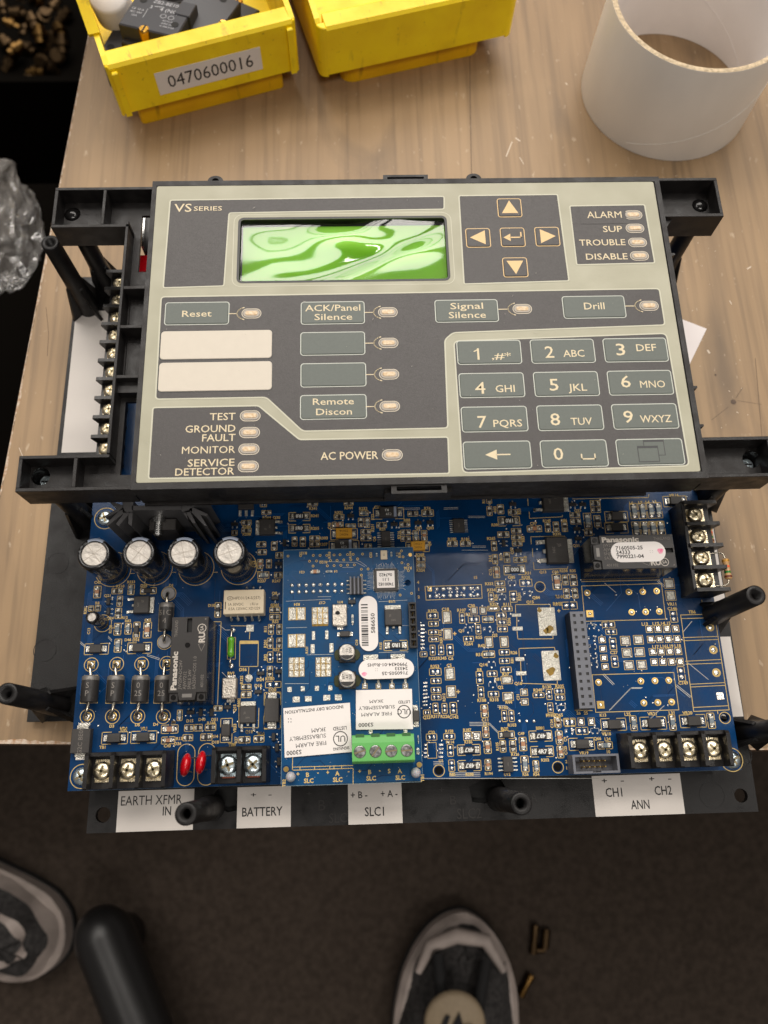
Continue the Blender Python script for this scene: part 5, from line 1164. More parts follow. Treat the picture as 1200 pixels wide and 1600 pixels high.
# ================================================================== plug-in interface card
silk, pads, traces = MB(), MB(), MB()
ZQ = Zoom(440, 850, 5.4545, ZC); ZR = Zoom(420, 1060, 4.615, ZC)
cm = MB(); hc = ZQ.p(1075, 330)
cm.holed([[(82.2, -.4), (134.6, -.2), (134.6, 89.9), (82.2, 89.8)], circle(hc[0], hc[1], 1.3, 20)], ZC - 1.6, ZC, 'pcb_card')
cm.box(82.05, .2, ZC - 1.5, 82.19, 89.6, ZC + .02, 'pcb_edge'); cm.box(134.61, .2, ZC - 1.5, 134.75, 89.7, ZC + .02, 'pcb_edge'); cm.box(82.4, 89.86, ZC - 1.5, 134.4, 90.0, ZC + .02, 'pcb_edge'); cm.box(82.4, -.62, ZC - 1.5, 134.4, -.45, ZC - .1, 'pcb_edge')
card = cm.build('interface_card', unit)
m = MB()
for x, y in ((85.5, 4.2), (131.5, 5)): m.cyl(x, y, 1.9, ZB, ZC - 1.6, 'nylon', 12)
m.build('standoff', card)
for px, py in ((155, 710), (1062, 680)):
    x, y = ZR.p(px, py, ZC + 3); m = MB(); m.lathe([(1.7, ZC), (1.85, ZC + 1.5), (1.6, ZC + 3), (.9, ZC + 3.8), (.01, ZC + 4)], x, y, 'nylon', 18); m.build('standoff_tip', card)
for px, py in ((1096, 92),): c = ZQ.p(px, py); pads.prism(circle(c[0], c[1], .75, 14), ZC + .03, ZC + .12, 'gold')
for px, py in ((125, 655), (1085, 622)): c = ZR.p(px, py); pads.prism(circle(c[0], c[1], 1.0, 16), ZC + .03, ZC + .12, 'gold'); silk.outline(circle(c[0], c[1], 1.35, 18), .2, ZC + .04, 'trace_dark')
for x, y in ((55, 103), (163, 100), (270, 97), (328, 97), (385, 97), (447, 93), (498, 92), (562, 90), (610, 88), (690, 86), (238, 147), (298, 145), (417, 142), (473, 140), (530, 136), (590, 135), (648, 127), (268, 188), (390, 186), (447, 184), (505, 182), (562, 180), (620, 178), (680, 215), (737, 213), (680, 265), (1021, 60), (1035, 110), (1025, 160), (1078, 175), (1080, 228), (1108, 420), (1010, 435)):
    c = ZQ.p(x, y); silk.outline(circle(c[0], c[1], .42, 10), .22, ZC + .05, 'silk'); silk.flat(circle(c[0], c[1], .24, 8), ZC + .04, 'dark_hole')
for i in range(8):
    for j in range(2):
        c = ZQ.p(88 + i * 61, (352, 410)[j] - i * 1.3); pads.dome(c[0], c[1], ZC + .03, .85, .85, .7, 'solder', 10)
for a in ((285, 237, 92, 46, 't'), (405, 235, 64, 30, 'b'), (605, 645, 36, 100, 'b'), (810, 95, 22, 44, 'b'), (936, 88, 22, 46, 'b'), (982, 90, 22, 44)): chip(ZQ, *a, outline=False) if len(a) == 5 else chip(ZQ, *a, 'k', False)
def pad_grid(x, y, w, h, cols, rows, strip=False):
    cx, cy, W_, H_ = ZQ.r(x, y, w, h); m = MB(); m.cbox(cx, cy, W_, H_, ZC + .02, ZC + .1, 'gold')
    for i in range(cols):
        for j in range(rows):
            m.cbox(cx - W_ / 2 + W_ * (i + .5) / cols, cy - H_ / 2 + H_ * (j + .5) / rows, W_ / cols * .86, H_ / rows * .94, ZC + .1, ZC + .32, 'tin', ch=.14)
    if strip: m.cbox(cx, cy - H_ / 2 - .3, W_ * .98, .8, ZC + .03, ZC + .14, 'flux')
    m.build('heat_pad', card)
pad_grid(130, 595, 146, 108, 2, 1); pad_grid(328, 612, 138, 146, 3, 3, True); pad_grid(128, 825, 148, 114, 2, 1); pad_grid(128, 1050, 134, 166, 3, 3); pad_grid(356, 1048, 132, 166, 3, 3)
for a in ((272, 780, 28, 74), (385, 775, 28, 74), (265, 893, 36, 80), (425, 885, 36, 80), (760, 968, 128, 50), (990, 962, 124, 50)): padrect(ZQ, *a, outline=False)
for a in ((150, 80, 32, 36), (245, 75, 32, 36), (347, 72, 32, 36), (443, 70, 32, 38), (198, 152, 52, 42), (285, 148, 52, 40), (418, 140, 52, 42), (502, 138, 52, 44), (1055, 205, 36, 26), (1062, 340, 44, 22), (735, 385, 28, 34), (985, 380, 28, 34)): padrect(ZR, *a, outline=False)
smd_diode(ZR, 1062, 272, 60, 158, vert=True, tall=2.0, outline=False)
for a in ((1078, 440, 16, 70), (1075, 525, 40, 60)): chip(ZR, *a, 'b', outline=False)
# metal part, transistors, resistor, diode
cx, cy, w, h = ZQ.r(495, 605, 124, 184, ZC + 2.2); m = MB(); m.cbox(cx, cy, w, h, ZC + .2, ZC + 2.2, 'varistor_metal', ch=.25, r=.3); m.prism([(cx - .8 + 1.0 * math.cos(t), cy + .6 + .9 * math.sin(t) * (1.2 if t < 3 else .6)) for t in [i * .9 for i in range(7)]], ZC + 2.2, ZC + 2.24, 'dark_hole'); m.cbox(cx, cy - h / 2 - .6, w * .4, 1.0, ZC + .05, ZC + .4, 'solder'); m.build('thermistor', card)
sot(ZQ, 600, 495, rot=math.pi); smd_diode(ZQ, 540, 770, 160, 62, tall=1.6, outline=False)
dpak(ZQ, 950, 632, 148, 142, 't'); big_res(ZQ, 973, 865, 202, 84, "1R0", 180, card)
# microcontroller with label
cx, cy, w, h = ZQ.r(890, 305, 200, 190, ZC + 1); m = MB(); m.cbox(cx, cy, w, h, ZC + .1, ZC + 1.0, 'ic_black', ch=.12)
for s in (-1, 1):
    for i in range(16): m.cbox(cx + s * (w / 2 + .25), cy + (i - 7.5) * h / 17.5, .5, .22, ZC + .04, ZC + .2, 'tin'); m.cbox(cx + (i - 7.5) * w / 17.5, cy + s * (h / 2 + .25), .22, .5, ZC + .04, ZC + .2, 'tin')
mc = m.build('microcontroller', card)
m = MB(); m.cbox(cx - .1, cy + .2, w * .76, h * .76, ZC + 1.02, ZC + 1.08, 'label_white')
for t, dy in (("0x7422", 2.0), ("1.11", 0.1), ("7400182", -1.8)): m.text(t, cx - .1, cy + dy, ZC + 1.12, 1.2, 'label_ink', rot=180, bold=.02)
m.build('chip_sticker', card)
for s in (-1, 1):
    for i in range(14):
        a = (cx + s * (w / 2 + .7), cy + (i - 6.5) * h / 17.5); silk.line([a, (a[0] + s * rt.uniform(.5, 1.4), a[1]), (a[0] + s * rt.uniform(1.6, 2.6), a[1] + rt.uniform(-.8, .8))], .1, ZC + .035, 'silk_and_shine')
        a = (cx + (i - 6.5) * w / 17.5, cy + s * (h / 2 + .7)); silk.line([a, (a[0], a[1] + s * rt.uniform(.4, 1.2)), (a[0] + rt.uniform(-.9, .9), a[1] + s * rt.uniform(1.3, 2.3))], .1, ZC + .035, 'silk_and_shine')
cx, cy, w, h = ZQ.r(872, 92, 56, 76, ZC + .8); m = MB(); m.cbox(cx, cy, w, h, ZC + .1, ZC + .9, 'relay_cream', ch=.12, r=.2); m.text("81", cx, cy, ZC + .93, .7, 'dark_text', rot=90); m.build('crystal', card)
# ribbed connector
cx, cy, w, h = ZQ.r(637, 352, 118, 150, ZC + 3.2); m = MB(); m.cbox(cx, cy, w, h * .9, ZC + .2, ZC + 2.2, 'header_black')
for i in range(4): m.cbox(cx - w * .42 + i * w * .28, cy, w * .13, h * 1.0, ZC + 2.2, ZC + 3.4, 'header_grey', ch=.12)
for i in range(4):
    for s in (-1, 1): m.cbox(cx + s * (w / 2 + .5), cy + (i - 1.5) * h / 4.2, 1.4, .5, ZC + .04, ZC + .4, 'tin', ch=.1)
for i in range(4): m.cbox(cx - w * .14, cy + (i - 1.5) * h / 4.4, .45, .45, ZC + 2.2, ZC + 2.6, 'chip_tan'); m.cbox(cx + w * .14, cy + (i - 1.5) * h / 4.4, .45, .45, ZC + 2.2, ZC + 2.6, 'chip_tan')
m.build('board_connector', card)
# 1x6 pin socket at the right edge
cx, cy, w, h = ZQ.r(1120, 690, 66, 384, ZC + 3); m = MB(); m.cbox(cx, cy, w, h, ZC + .1, ZC + 1.6, 'header_black')
for s in (-1, 1): m.cbox(cx + s * w * .42, cy, w * .16, h, ZC + 1.6, ZC + 3.2, 'header_black')
for i in range(7): m.cbox(cx, cy + (i - 3) * h / 6.15, w * .72, h * .035, ZC + 1.6, ZC + 3.2, 'header_black')
ps = m.build('pin_socket', card)
for i in range(6):
    m = MB(); yy = cy + (i - 2.5) * h / 6.15; m.tube([(cx - .1, yy - .5, ZC + 1.6), (cx, yy, ZC + 2.4), (cx + .25, yy + .5, ZC + 3.0)], .28, 'gold', 6); m.build('pin', card)
# can capacitors
for (px, py, r, lines) in ((556, 920, 75, ("Π1", "10", "50V")), (558, 1145, 78, ("387", "47", "50E"))):
    zt = ZC + 6; cx, cy = ZQ.p(px, py, zt); r = r / 5.4545 / 4.45; m = MB()
    m.cbox(cx, cy - .2, r * 2.05, r * 2.05, ZC + .1, ZC + 1.0, 'header_black', ch=.15)
    m.lathe([(r * .96, ZC + 1.0), (r, ZC + 1.6), (r * .95, ZC + 2.0), (r, ZC + 2.4), (r, zt - .4), (r - .3, zt - .05)], cx, cy, 'alu_plain', 30, cap=False); m.lathe([(r - .25, zt - .06), (r - .4, zt), (.01, zt)], cx, cy, 'alu_top', 30, smooth=False, cap=False)
    o = m.build('can_capacitor', card)
    t = MB()
    a0 = math.radians(200); seg = [(cx + (r - .35) * math.cos(math.radians(a)), cy + (r - .35) * math.sin(math.radians(a))) for a in range(205, 336, 10)]; t.flat(seg, zt + .04, 'chip_black')
    for i, q in enumerate(lines): t.text(q, cx + (i - 1) * 1.35, cy + .65, zt + .06, .95, 'label_ink', rot=90)
    t.build('printed_marks', card, stuff=True)
    bl = MB()
    for s in (-1, 1): bl.prism([(cx + s * r * 1.1 + r * .6 * math.cos(i * .5236) * (1 + .15 * math.sin(5 * i)), cy - .3 + r * .72 * math.sin(i * .5236)) for i in range(12)], ZC + .02, ZC + .3, 'olive', ch=.1)
    bl.build('glue_blobs', card, stuff=True)
# stickers
def sticker(poly, z, lines, extra=None):
    m = MB(); m.prism(poly, z, z + .1, 'label_white')
    for t, x, y, h, w, rot in lines: m.text(t, x, y, z + .14, h, 'label_ink', rot=rot, w=w, bold=.014)
    if extra: extra(m)
    return m.build('sticker', card)
cx, cy, w, h = ZQ.r(740, 678, 158, 470, ZC + .6)
def bars(m):
    rb = random.Random(5); y = cy + h * .35
    while y > cy - h * .41:
        t = rb.choice((.2, .3, .5, .7)); m.cbox(cx - w * .2, y - t / 2, w * .36, t, ZC + .72, ZC + .74, 'label_ink'); y -= t + rb.choice((.25, .4, .7))
sticker(rrect(cx, cy, w, h, w / 2, 8), ZC + .6, [("586650", cx + w * .24, cy, 1.5, h * .36, 90)], bars)
cx, cy, w, h = ZQ.r(893, 1065, 472, 166, ZC + 2.4)
def dots(m):
    m.prism([(cx - w * .40 + 1.0 * (1 + .2 * math.sin(3 * t)) * math.cos(t), cy - h * .24 + .8 * math.sin(t)) for t in [i * .52 for i in range(12)]], ZC + 2.5, ZC + 2.53, 'pink_ink')
    for a in (-.2, -.165):
        for b in (.02, -.08): m.flat(circle(cx + a * w, cy + b * h, .12, 6), ZC + 2.54, 'dark_text')
m = MB(); m.cbox(cx, cy - .3, w * .8, h * .95, ZC + .1, ZC + 2.35, 'ic_black', ch=.15); m.build('regulator_pair', card)
sticker(rrect(cx, cy, w, h, h / 2, 8), ZC + 2.4, [("7990434-01-RoHS", cx + w * .02, cy + h * .22, 1.2, w * .72, 180), ("24333", cx + w * .27, cy + h * .0, 1.2, w * .23, 180), ("7160505-25", cx + w * .15, cy - h * .23, 1.2, w * .47, 180)], dots)
for px in (710, 825, 940, 1055): padrect(ZQ, px, 1165, 20, 60, outline=False); padrect(ZQ, px, 1212, 28, 30, mt='solder', outline=False); silk.outline(rect(*ZQ.r(px, 1212, 40, 40)), .18, ZC + .04, 'silk')
def txt(Z, rows, z):
    out = []
    for t, x, y, h, w, rot in rows:
        a = Z.p(x, y, z); k = (Z.p(x + 10, y, z)[0] - a[0]) / 10; out.append((t, a[0], a[1], h * k, w * k if w else None, rot))
    return out
def ul(Z, x, y, r, t, z):
    def f(m):
        c = Z.p(x, y, z); k = (Z.p(x + 10, y, z)[0] - c[0]) / 10
        m.outline(circle(c[0], c[1], r * k, 24), .34, z + .14, 'label_ink'); m.text(t, c[0], c[1], z + .14, r * k * .85, 'label_ink', rot=180)
        if t == "UL":
            for a in (0, 1):
                for b in (0, 1): d = Z.p(142 + a * 18, 292 + b * 22, z); m.flat(circle(d[0], d[1], .22, 6), z + .14, 'label_ink')
    return f
z = ZC + .5
sticker([ZR.p(*q, z) for q in ((115, 572), (600, 530), (585, 175), (105, 215))], z, txt(ZR, [("INDOOR DRY INSTALLATION", 327, 225, 22, 420, 184), ("LISTED", 512, 360, 24, 98, 183), ("3KAM", 360, 372, 28, 102, 184), ("SUBASSEMBLY", 280, 425, 28, 265, 184), ("FIRE ALARM", 305, 475, 28, 218, 184), ("SIGNALING", 522, 505, 20, 115, 184), ("S3000", 182, 535, 30, 108, 184)], z), ul(ZR, 517, 435, 50, "UL", z))
sticker([ZR.p(*q, z) for q in ((628, 370), (1040, 365), (1032, 75), (628, 85))], z, txt(ZR, [("3KAM", 776, 165, 22, 98, 181), ("LISTED", 975, 170, 20, 84, 181), ("SUBASSEMBLY", 778, 210, 24, 262, 181), ("FIRE ALARM", 777, 258, 24, 218, 181), ("S3000", 700, 335, 26, 106, 181)], z), ul(ZR, 975, 240, 44, "ULC", z))
# green screw terminal
zt = ZC + 10; ZY = Zoom(420, 1060, 4.615, zt); a, b, c, d = ZY.p(602, 410), ZY.p(1046, 396), ZY.p(598, 605), ZY.p(1055, 590)
x0, x1 = (a[0] + c[0]) / 2, (b[0] + d[0]) / 2; yt, yb = (a[1] + b[1]) / 2, (c[1] + d[1]) / 2; ym = yt - (yt - yb) * .30
g = MB(); prof = [(yt, ZC + .1), (yt, zt - 1.6), (yt - .5, zt - 1.2), (ym, zt), (yb + .3, zt), (yb, zt - .3), (yb - .6, zt - 2.2), (yb - .6, ZC + .1)]
n = len(prof); g.add([(x0, p_, q_) for p_, q_ in prof] + [(x1, p_, q_) for p_, q_ in prof], [tuple(range(n)), tuple(range(2 * n - 1, n - 1, -1))] + [(k, n + k, n + (k + 1) % n, (k + 1) % n) for k in range(n)], 'green_block')
gp = (x1 - x0) / 4
for i in range(4):
    xc = x0 + gp * (i + .5); g.cbox(xc + .1, yt - .2, gp * .55, 1.2, zt - 3.4, zt - .95, 'green_dark')
    g.lathe([(gp * .40, zt + .02), (gp * .40, zt + .06), (gp * .37, zt + .06), (gp * .37, zt - .4)], xc, (ym + yb) / 2 + .2, 'green_dark', 22, smooth=False, cap=False)
gb = g.build('green_terminal_block', card)
for i in range(4):
    xc = x0 + gp * (i + .5); yc = (ym + yb) / 2 + .2; m = MB(); m.lathe([(gp * .37, zt + .03), (gp * .34, zt + .12), (.01, zt + .12)], xc, yc, 'steel', 22, smooth=False, cap=False)
    an = (.25, .9, .1, .05)[i]; l = gp * .33; m.line([(xc - l * math.cos(an), yc - l * math.sin(an)), (xc + l * math.cos(an), yc + l * math.sin(an))], .5, zt + .15, 'screw_dark'); m.build('clamp_screw', unit if False else card)
# card silkscreen
for t, x, y, h in (("R121", 185, 78, 20), ("R54", 130, 515, 20), ("C17", 345, 500, 20), ("RT1", 500, 495, 18), ("R122", 355, 155, 20), ("U18", 940, 490, 20), ("R156", 1075, 205, 20), ("C21", 175, 240, 18), ("L4", 460, 235, 18)): word(ZQ, t, x, y, h, 180)
for t, x, y in (("R103", 407, 95), ("R104", 585, 92), ("C53", 760, 95), ("R18", 1005, 95), ("R125", 845, 868), ("R121", 215, 905), ("C10", 640, 840)): word(ZQ, t, x, y, 18, 90)
for t, x, y in (("+", 210, 690), ("-", 355, 678), ("+", 425, 678), ("-", 575, 668), ("+", 655, 670), ("-", 800, 662)): word(ZR, t, x, y, 24)
for t, x, y in (("B", 280, 695), ("SLC", 288, 738), ("A", 494, 685), ("SLC", 497, 730), ("B", 728, 675), ("SLC", 738, 720), ("A", 945, 668), ("SLC", 948, 715), ("S", 868, 668)): word(ZR, t, x, y, 26)
for t, x, y, r in (("TB2", 110, 755, 90), ("TB1", 1108, 720, 90)): word(ZR, t, x, y, 20, r)
silk.line([ZR.p(172, 565), ZR.p(170, 662), ZR.p(608, 648), ZR.p(608, 760)], .25, ZC + .05, 'silk'); silk.line([ZR.p(170, 640), ZR.p(605, 628)], .25, ZC + .051, 'silk')
for x in (225, 330, 440, 470, 525): silk.line([ZR.p(x, 640 - (x - 170) * .03), ZR.p(x, 660 - (x - 170) * .03)], .25, ZC + .052, 'silk')
for pts in (((40, 488), (415, 470), (415, 480)), ((40, 715), (215, 710)), ((215, 945), (440, 940)), ((30, 1190), (230, 1190)), ((390, 150), (640, 158), (710, 195)), ((640, 140), (670, 150), (725, 190)), ((830, 492), (1070, 478)), ((1030, 695), (1080, 695)), ((830, 925), (1080, 918)), ((310, 450), (420, 448)), ((520, 200), (610, 200))): silk.line([ZQ.p(*q) for q in pts], .14, ZC + .03, 'silk_and_shine')
for k in range(60):
    x, y = rt.uniform(84, 133), rt.uniform(2, 88); d = rt.choice((0, 45, 90, 135, 180)); pts = [(x, y)]
    for j in range(2): l = rt.uniform(2, 7); x = min(133.5, max(83.2, x + l * math.cos(math.radians(d)))); y = min(89, max(.5, y + l * math.sin(math.radians(d)))); pts.append((x, y)); d += 45
    traces.line(pts, .2, ZC + .012 + .0004 * (k % 20), 'trace' if k % 2 else 'trace_dark')
for _ in range(90): x, y = rt.uniform(83, 134), rt.uniform(1, 89); pads.dome(x, y, ZC + .012, .14, .14, .1, 'silk_and_shine', 5)
silk.build('silkscreen_print', card, stuff=True); pads.build('solder_pads', card, stuff=True); traces.build('copper_traces', card, stuff=True)

# ================================================================== end-of-line resistors clamped under the right terminal screws
def eol(pts_a, pts_b, c, ax, L, r, label):
    t = thing('axial_resistor', label, 'resistor', (c[0], c[1], c[2]), 'resistors clamped in the right terminal block')
    d = Vector(ax).normalized(); q = Vector((0, 0, 1)).rotation_difference(d).to_matrix().to_4x4()
    m = MB(); m.T = q
    m.lathe([(.3, -L / 2), (r * .8, -L / 2 + .15), (r, -L / 2 + .6), (r, -L / 2 + 1.6), (r * .82, -L / 2 + 2.0), (r * .82, L / 2 - 2.0), (r, L / 2 - 1.6), (r, L / 2 - .6), (r * .8, L / 2 - .15), (.3, L / 2)], 0, 0, 'resistor_tan', 18); m.build('body', t)
    for z, mt, rr in ((-L / 2 + 1.1, 'band_brown', r + .03), (-L * .16, 'band_green', r * .82 + .04), (L * .10, 'band_orange', r * .82 + .04), (L / 2 - 1.1, 'band_gold', r + .03)):
        b = MB(); b.T = q; b.lathe([(rr, z - .45), (rr, z + .45)], 0, 0, mt, 18, cap=False); b.build('colour_band', t)
    for pts in (pts_a, pts_b):
        m = MB(); m.tube([(a[0] - c[0], a[1] - c[1], a[2] - c[2]) for a in pts], .32, 'lead_wire', 8); m.build('lead', t)
ZU = Zoom(1020, 770, 8.571, 27)
def zu(x, y, z): p = ZU.p(x, y, z); return (p[0], p[1], z)
c = zu(992, 1020, 27); e0 = zu(968, 880, 27); e1 = zu(1018, 1165, 27); ax = Vector(e0) - Vector(e1)
eol([zu(650, 840, 25.5), zu(760, 815, 25.6), zu(880, 800, 26.5), zu(940, 820, 27), e0], [zu(650, 1240, 25.5), zu(820, 1250, 25.6), zu(960, 1245, 26.3), zu(1015, 1215, 27), e1], c, ax, ax.length * .98, 1.5, "tan banded resistor bowed out past the lower two right terminals")
c = zu(772, 560, 17); e0 = zu(760, 420, 17); e1 = zu(795, 660, 17); ax = Vector(e0) - Vector(e1)
eol([zu(600, 250, 25.5), zu(660, 250, 25.6), zu(712, 270, 24.5), zu(735, 340, 20), e0], [zu(600, 600, 25.5), zu(700, 690, 24), zu(790, 700, 18), e1], c, ax, ax.length * .98, 1.25, "tan banded resistor tucked down beside the upper two right terminals")

# ================================================================== storage bins
def storage_bin(ox, oy, ang, label, fw, bw, number=None, rr=1.5, zb=44, over=6, zf=14):
    t = thing('storage_bin', label, 'bin', (ox, oy, 0), 'yellow storage bins'); t.rotation_euler[2] = math.radians(ang)
    s = (bw - fw) / 2; m = MB(); D = 170
    m.prism(rrect(fw / 2, D / 2, fw, D, 3 * rr, 5), 0.2, zf, 'bin_foot', bottom=True)
    xa, xb, th = -s, fw + s, 2.6
    # front wall with a broad sloping rim
    def ext(prof, x0, x1, mt):
        n = len(prof); m.add([(x0, a, b) for a, b in prof] + [(x1, a, b) for a, b in prof], [tuple(range(n)), tuple(range(2 * n - 1, n - 1, -1))] + [(k, n + k, n + (k + 1) % n, (k + 1) % n) for k in range(n)], mt)
    ext([(-over + 1.2, zf), (-over, zf + 1.2), (-over, zb - 2), (-over + 1.2, zb - .5), (-over + 8.5, zb + .6), (-over + 9.5, zb), (-over + 9.5, zb - 3), (2.5, zf)], xa + 2 * rr, xb - 2 * rr, 'bin_yellow')
    # side walls, higher towards the back
    prof = [(-over + 2 * rr, zf), (-over + 2 * rr, zb - .5), (-over + 6, zb + .8), (12, zb + 3), (52, zb + 34), (D, zb + 34), (D, zf)]
    ext(prof, xa, xa + th, 'bin_yellow'); ext(prof, xb - th, xb, 'bin_yellow')
    ext([(12, zb + 1.8), (52, zb + 33), (D, zb + 33), (D, zb + 35), (51.4, zb + 35.4), (11, zb + 4)], xa - 2.2, xa + th + .6, 'bin_yellow'); ext([(12, zb + 1.8), (52, zb + 33), (D, zb + 33), (D, zb + 35), (51.4, zb + 35.4), (11, zb + 4)], xb - th - .6, xb + 2.2, 'bin_yellow')
    # rounded or ribbed front corners
    for x, sg in ((xa + 2 * rr, -1), (xb - 2 * rr, 1)):
        pts = [(x, -over)] + [(x + sg * 2 * rr * math.sin(k * math.pi / 8), -over + 2 * rr - 2 * rr * math.cos(k * math.pi / 8)) for k in range(1, 5)] + [(x, -over + 2 * rr)]
        m.prism(pts, zf, zb - .5, 'bin_yellow', ch=.4)
    body = m.build('bin_shell', t)
    if number:
        for x, sg in ((xa + 2 * rr, 1), (xb - 2 * rr, -1)):
            r = MB(); r.cbox(x + sg * 2, -over - 1.0, 3.0, 2.2, zf + 1, zb - 3.2, 'bin_yellow', ch=.4); r.build('corner_rib', t)
        r = MB(); r.T = Matrix.Translation((fw / 2 + 1, -over - .02, 27.5)) @ Matrix.Rotation(math.pi / 2, 4, 'X')
        r.prism(rect(0, 0, 54, 13), .02, .25, 'label_white'); r.text(number, 0.5, 0, .3, 7.0, 'label_ink', w=44, bold=.0); r.build('number_label', t)
        for k, (xx, yy) in enumerate(((xa + th + .05, 8),)):
            r = MB(); r.T = Matrix.Translation((xx, 0, 0)); r.add([(0, 6, zf + 4), (0, 40, zf + 8), (0, 60, zb + 30), (0, 14, zb + 2)], [(0, 1, 2, 3)], 'bin_scuff'); r.build('scuffed_wall', t)
    f = MB(); f.box(xa + th, -over + 9, zf - .4, xb - th, D - 3, zf + .6, 'bin_yellow'); f.build('bin_floor', t)
    return t
storage_bin(2.5, 333, 18.2, "yellow storage bin with the white 0470600016 number label", 79, 95, "0470600016", rr=.8)
storage_bin(109.5, 359.5, 15.6, "plain yellow storage bin without a number label", 79, 107, None, rr=2.2, zb=43, over=7)

# contact blocks and a white cap lying in the labelled bin
def contact_block(px, py, z, rot, tilt, label, big=True):
    x, y = P(px, py, z); t = thing('contact_block', label, 'contact block', (x, y, z - 22), 'contact blocks in the labelled bin'); t.rotation_euler = (math.radians(tilt), 0, math.radians(rot))
    m = MB(); m.cbox(0, 0, 30, 24, 0, 22, 'contact_grey', ch=.6); m.cbox(0, -13.4, 28, 4, 0, 15, 'relay_black', ch=.6); m.cbox(12, 8, 8, 10, 0, 22.6, 'contact_grey', ch=.4)
    m.build('block_body', t)
    for a, b in ((-10, 8), (11, -4)):
        h = MB(); h.cyl(a, b, 1.9, 21.9, 22.15, 'dark_hole', 16); h.build('hole', t)
    s_ = MB(); s_.T = Matrix.Translation((-2, -11.4, 14)); s_.lathe([(2.8, 0), (2.8, 7.6), (2.2, 8.2)], 0, 0, 'brass', 16); s_.cbox(0, 0, .8, 4.6, 8.15, 8.3, 'dark_hole'); s_.build('brass_screw', t)
    if big:
        p_ = MB(); p_.text("ZB2-BE101", 2, 9, 22.1, 2.2, 'contact_text'); p_.text("4 (NC)", 5, 4.5, 22.1, 2.4, 'contact_text'); p_.text("3", -4.5, 4.5, 22.1, 2.2, 'contact_text'); p_.line([(-3, 5.5), (1.5, 6.2)], .4, 22.1, 'contact_text'); p_.line([(-5.5, 2.5), (-5.5, -4)], .25, 22.1, 'contact_text')
        for i, q in enumerate(("AC15 A600", "300V 240V", "A 600 0.5A")): p_.text(q, 8, -3 - i * 2, 22.1, 1.1, 'contact_text')
        for i, q in enumerate(("CE 10 A", "IEC 947", "10A")): p_.text(q, -10, 1 - i * 2.4, 22.1, 1.3, 'contact_text')
        p_.outline(circle(3.5, 0, 1.4, 14), .25, 22.1, 'contact_text'); p_.outline(circle(7.5, 0, 1.4, 14), .25, 22.1, 'contact_text')
        p_.build('printed_marks', t, stuff=True)
    return t
contact_block(242, 28, 42, -17, -6, "dark grey contact block with white print on top of the bin's heap")
contact_block(310, 10, 36, 62, 10, "plain contact block lying beside the printed one in the bin", False)
contact_block(345, 22, 26, 150, 4, "half hidden contact block low at the right of the bin", False)
contact_block(205, 58, 24, 70, 3, "contact block tucked under the printed one near the bin's front", False)
contact_block(285, -45, 30, 20, -8, "contact block at the back of the bin's heap", False)
x, y = P(168, -14, 40); m = MB(); m.T = Matrix.Translation((x, y, 34)) @ Matrix.Rotation(.25, 4, 'X')
m.lathe([(10, -8), (10, 4), (9, 6), (.01, 6.2)], 0, 0, 'label_white', 28); tag(m.build('white_cap'), "round white plastic cap at the left inside the labelled bin", "cap")

# ================================================================== cardboard tube
t = thing('cardboard_tube', "short white cardboard tube standing on the table", "tube", (285, 352, 0))
H, Ro, Ri = 56, 45.5, 42.6
m = MB(); m.lathe([(Ro, .2), (Ro, H - .4), (Ro - .2, H)], 0, 0, 'tube_white', 96, cap=False); m.build('outer_wall', t)
m = MB(); m.lathe([(Ri + .2, H), (Ri, H - .4), (Ri, .2)], 0, 0, 'tube_inside', 96, cap=False); m.build('inner_wall', t)
m = MB(); n = 120; rr_ = random.Random(2); v = []
for i in range(n):
    a = 2 * math.pi * i / n; j = rr_.uniform(-.15, .15)
    for q, zz in ((Ro - .2, H), (Ro - .9, H + .25 + j), (Ri + .9, H + .3 + rr_.uniform(-.15, .15)), (Ri + .2, H)): v.append((q * math.cos(a), q * math.sin(a), zz))
m.add(v, [(i * 4 + k, ((i + 1) % n) * 4 + k, ((i + 1) % n) * 4 + k + 1, i * 4 + k + 1) for i in range(n) for k in range(3)], 'tube_edge'); m.build('cut_rim', t)
m = MB()                                                  # spiral seam of the paper wrap
for seam, (rad, mt) in enumerate(((Ro + .06, 'tube_white'), (Ri - .06, 'tube_inside'))):
    pts = [(rad * math.cos(a), rad * math.sin(a), 4 + (a + 2.2) / 2.6 * 46) for a in [-2.2 + i * 2.6 / 40 for i in range(41)]] if seam == 0 else [(rad * math.cos(a), rad * math.sin(a), 4 + (a - .2) / 2.2 * 48) for a in [.2 + i * 2.2 / 40 for i in range(41)]]
    w = MB(); w.tube(pts, .16, mt, 6); w.build('wrap_seam', t)
# paper slip
m = MB(); a, b, c = P(1060, 497, .1), P(1104, 514, .1), P(1076, 572, .1)
m.prism([a, b, c, (c[0] - 22, c[1] + 6)], .1, .3, 'paper'); tag(m.build('paper_slip'), "white paper slip poking out at the keypad's right side", "paper")

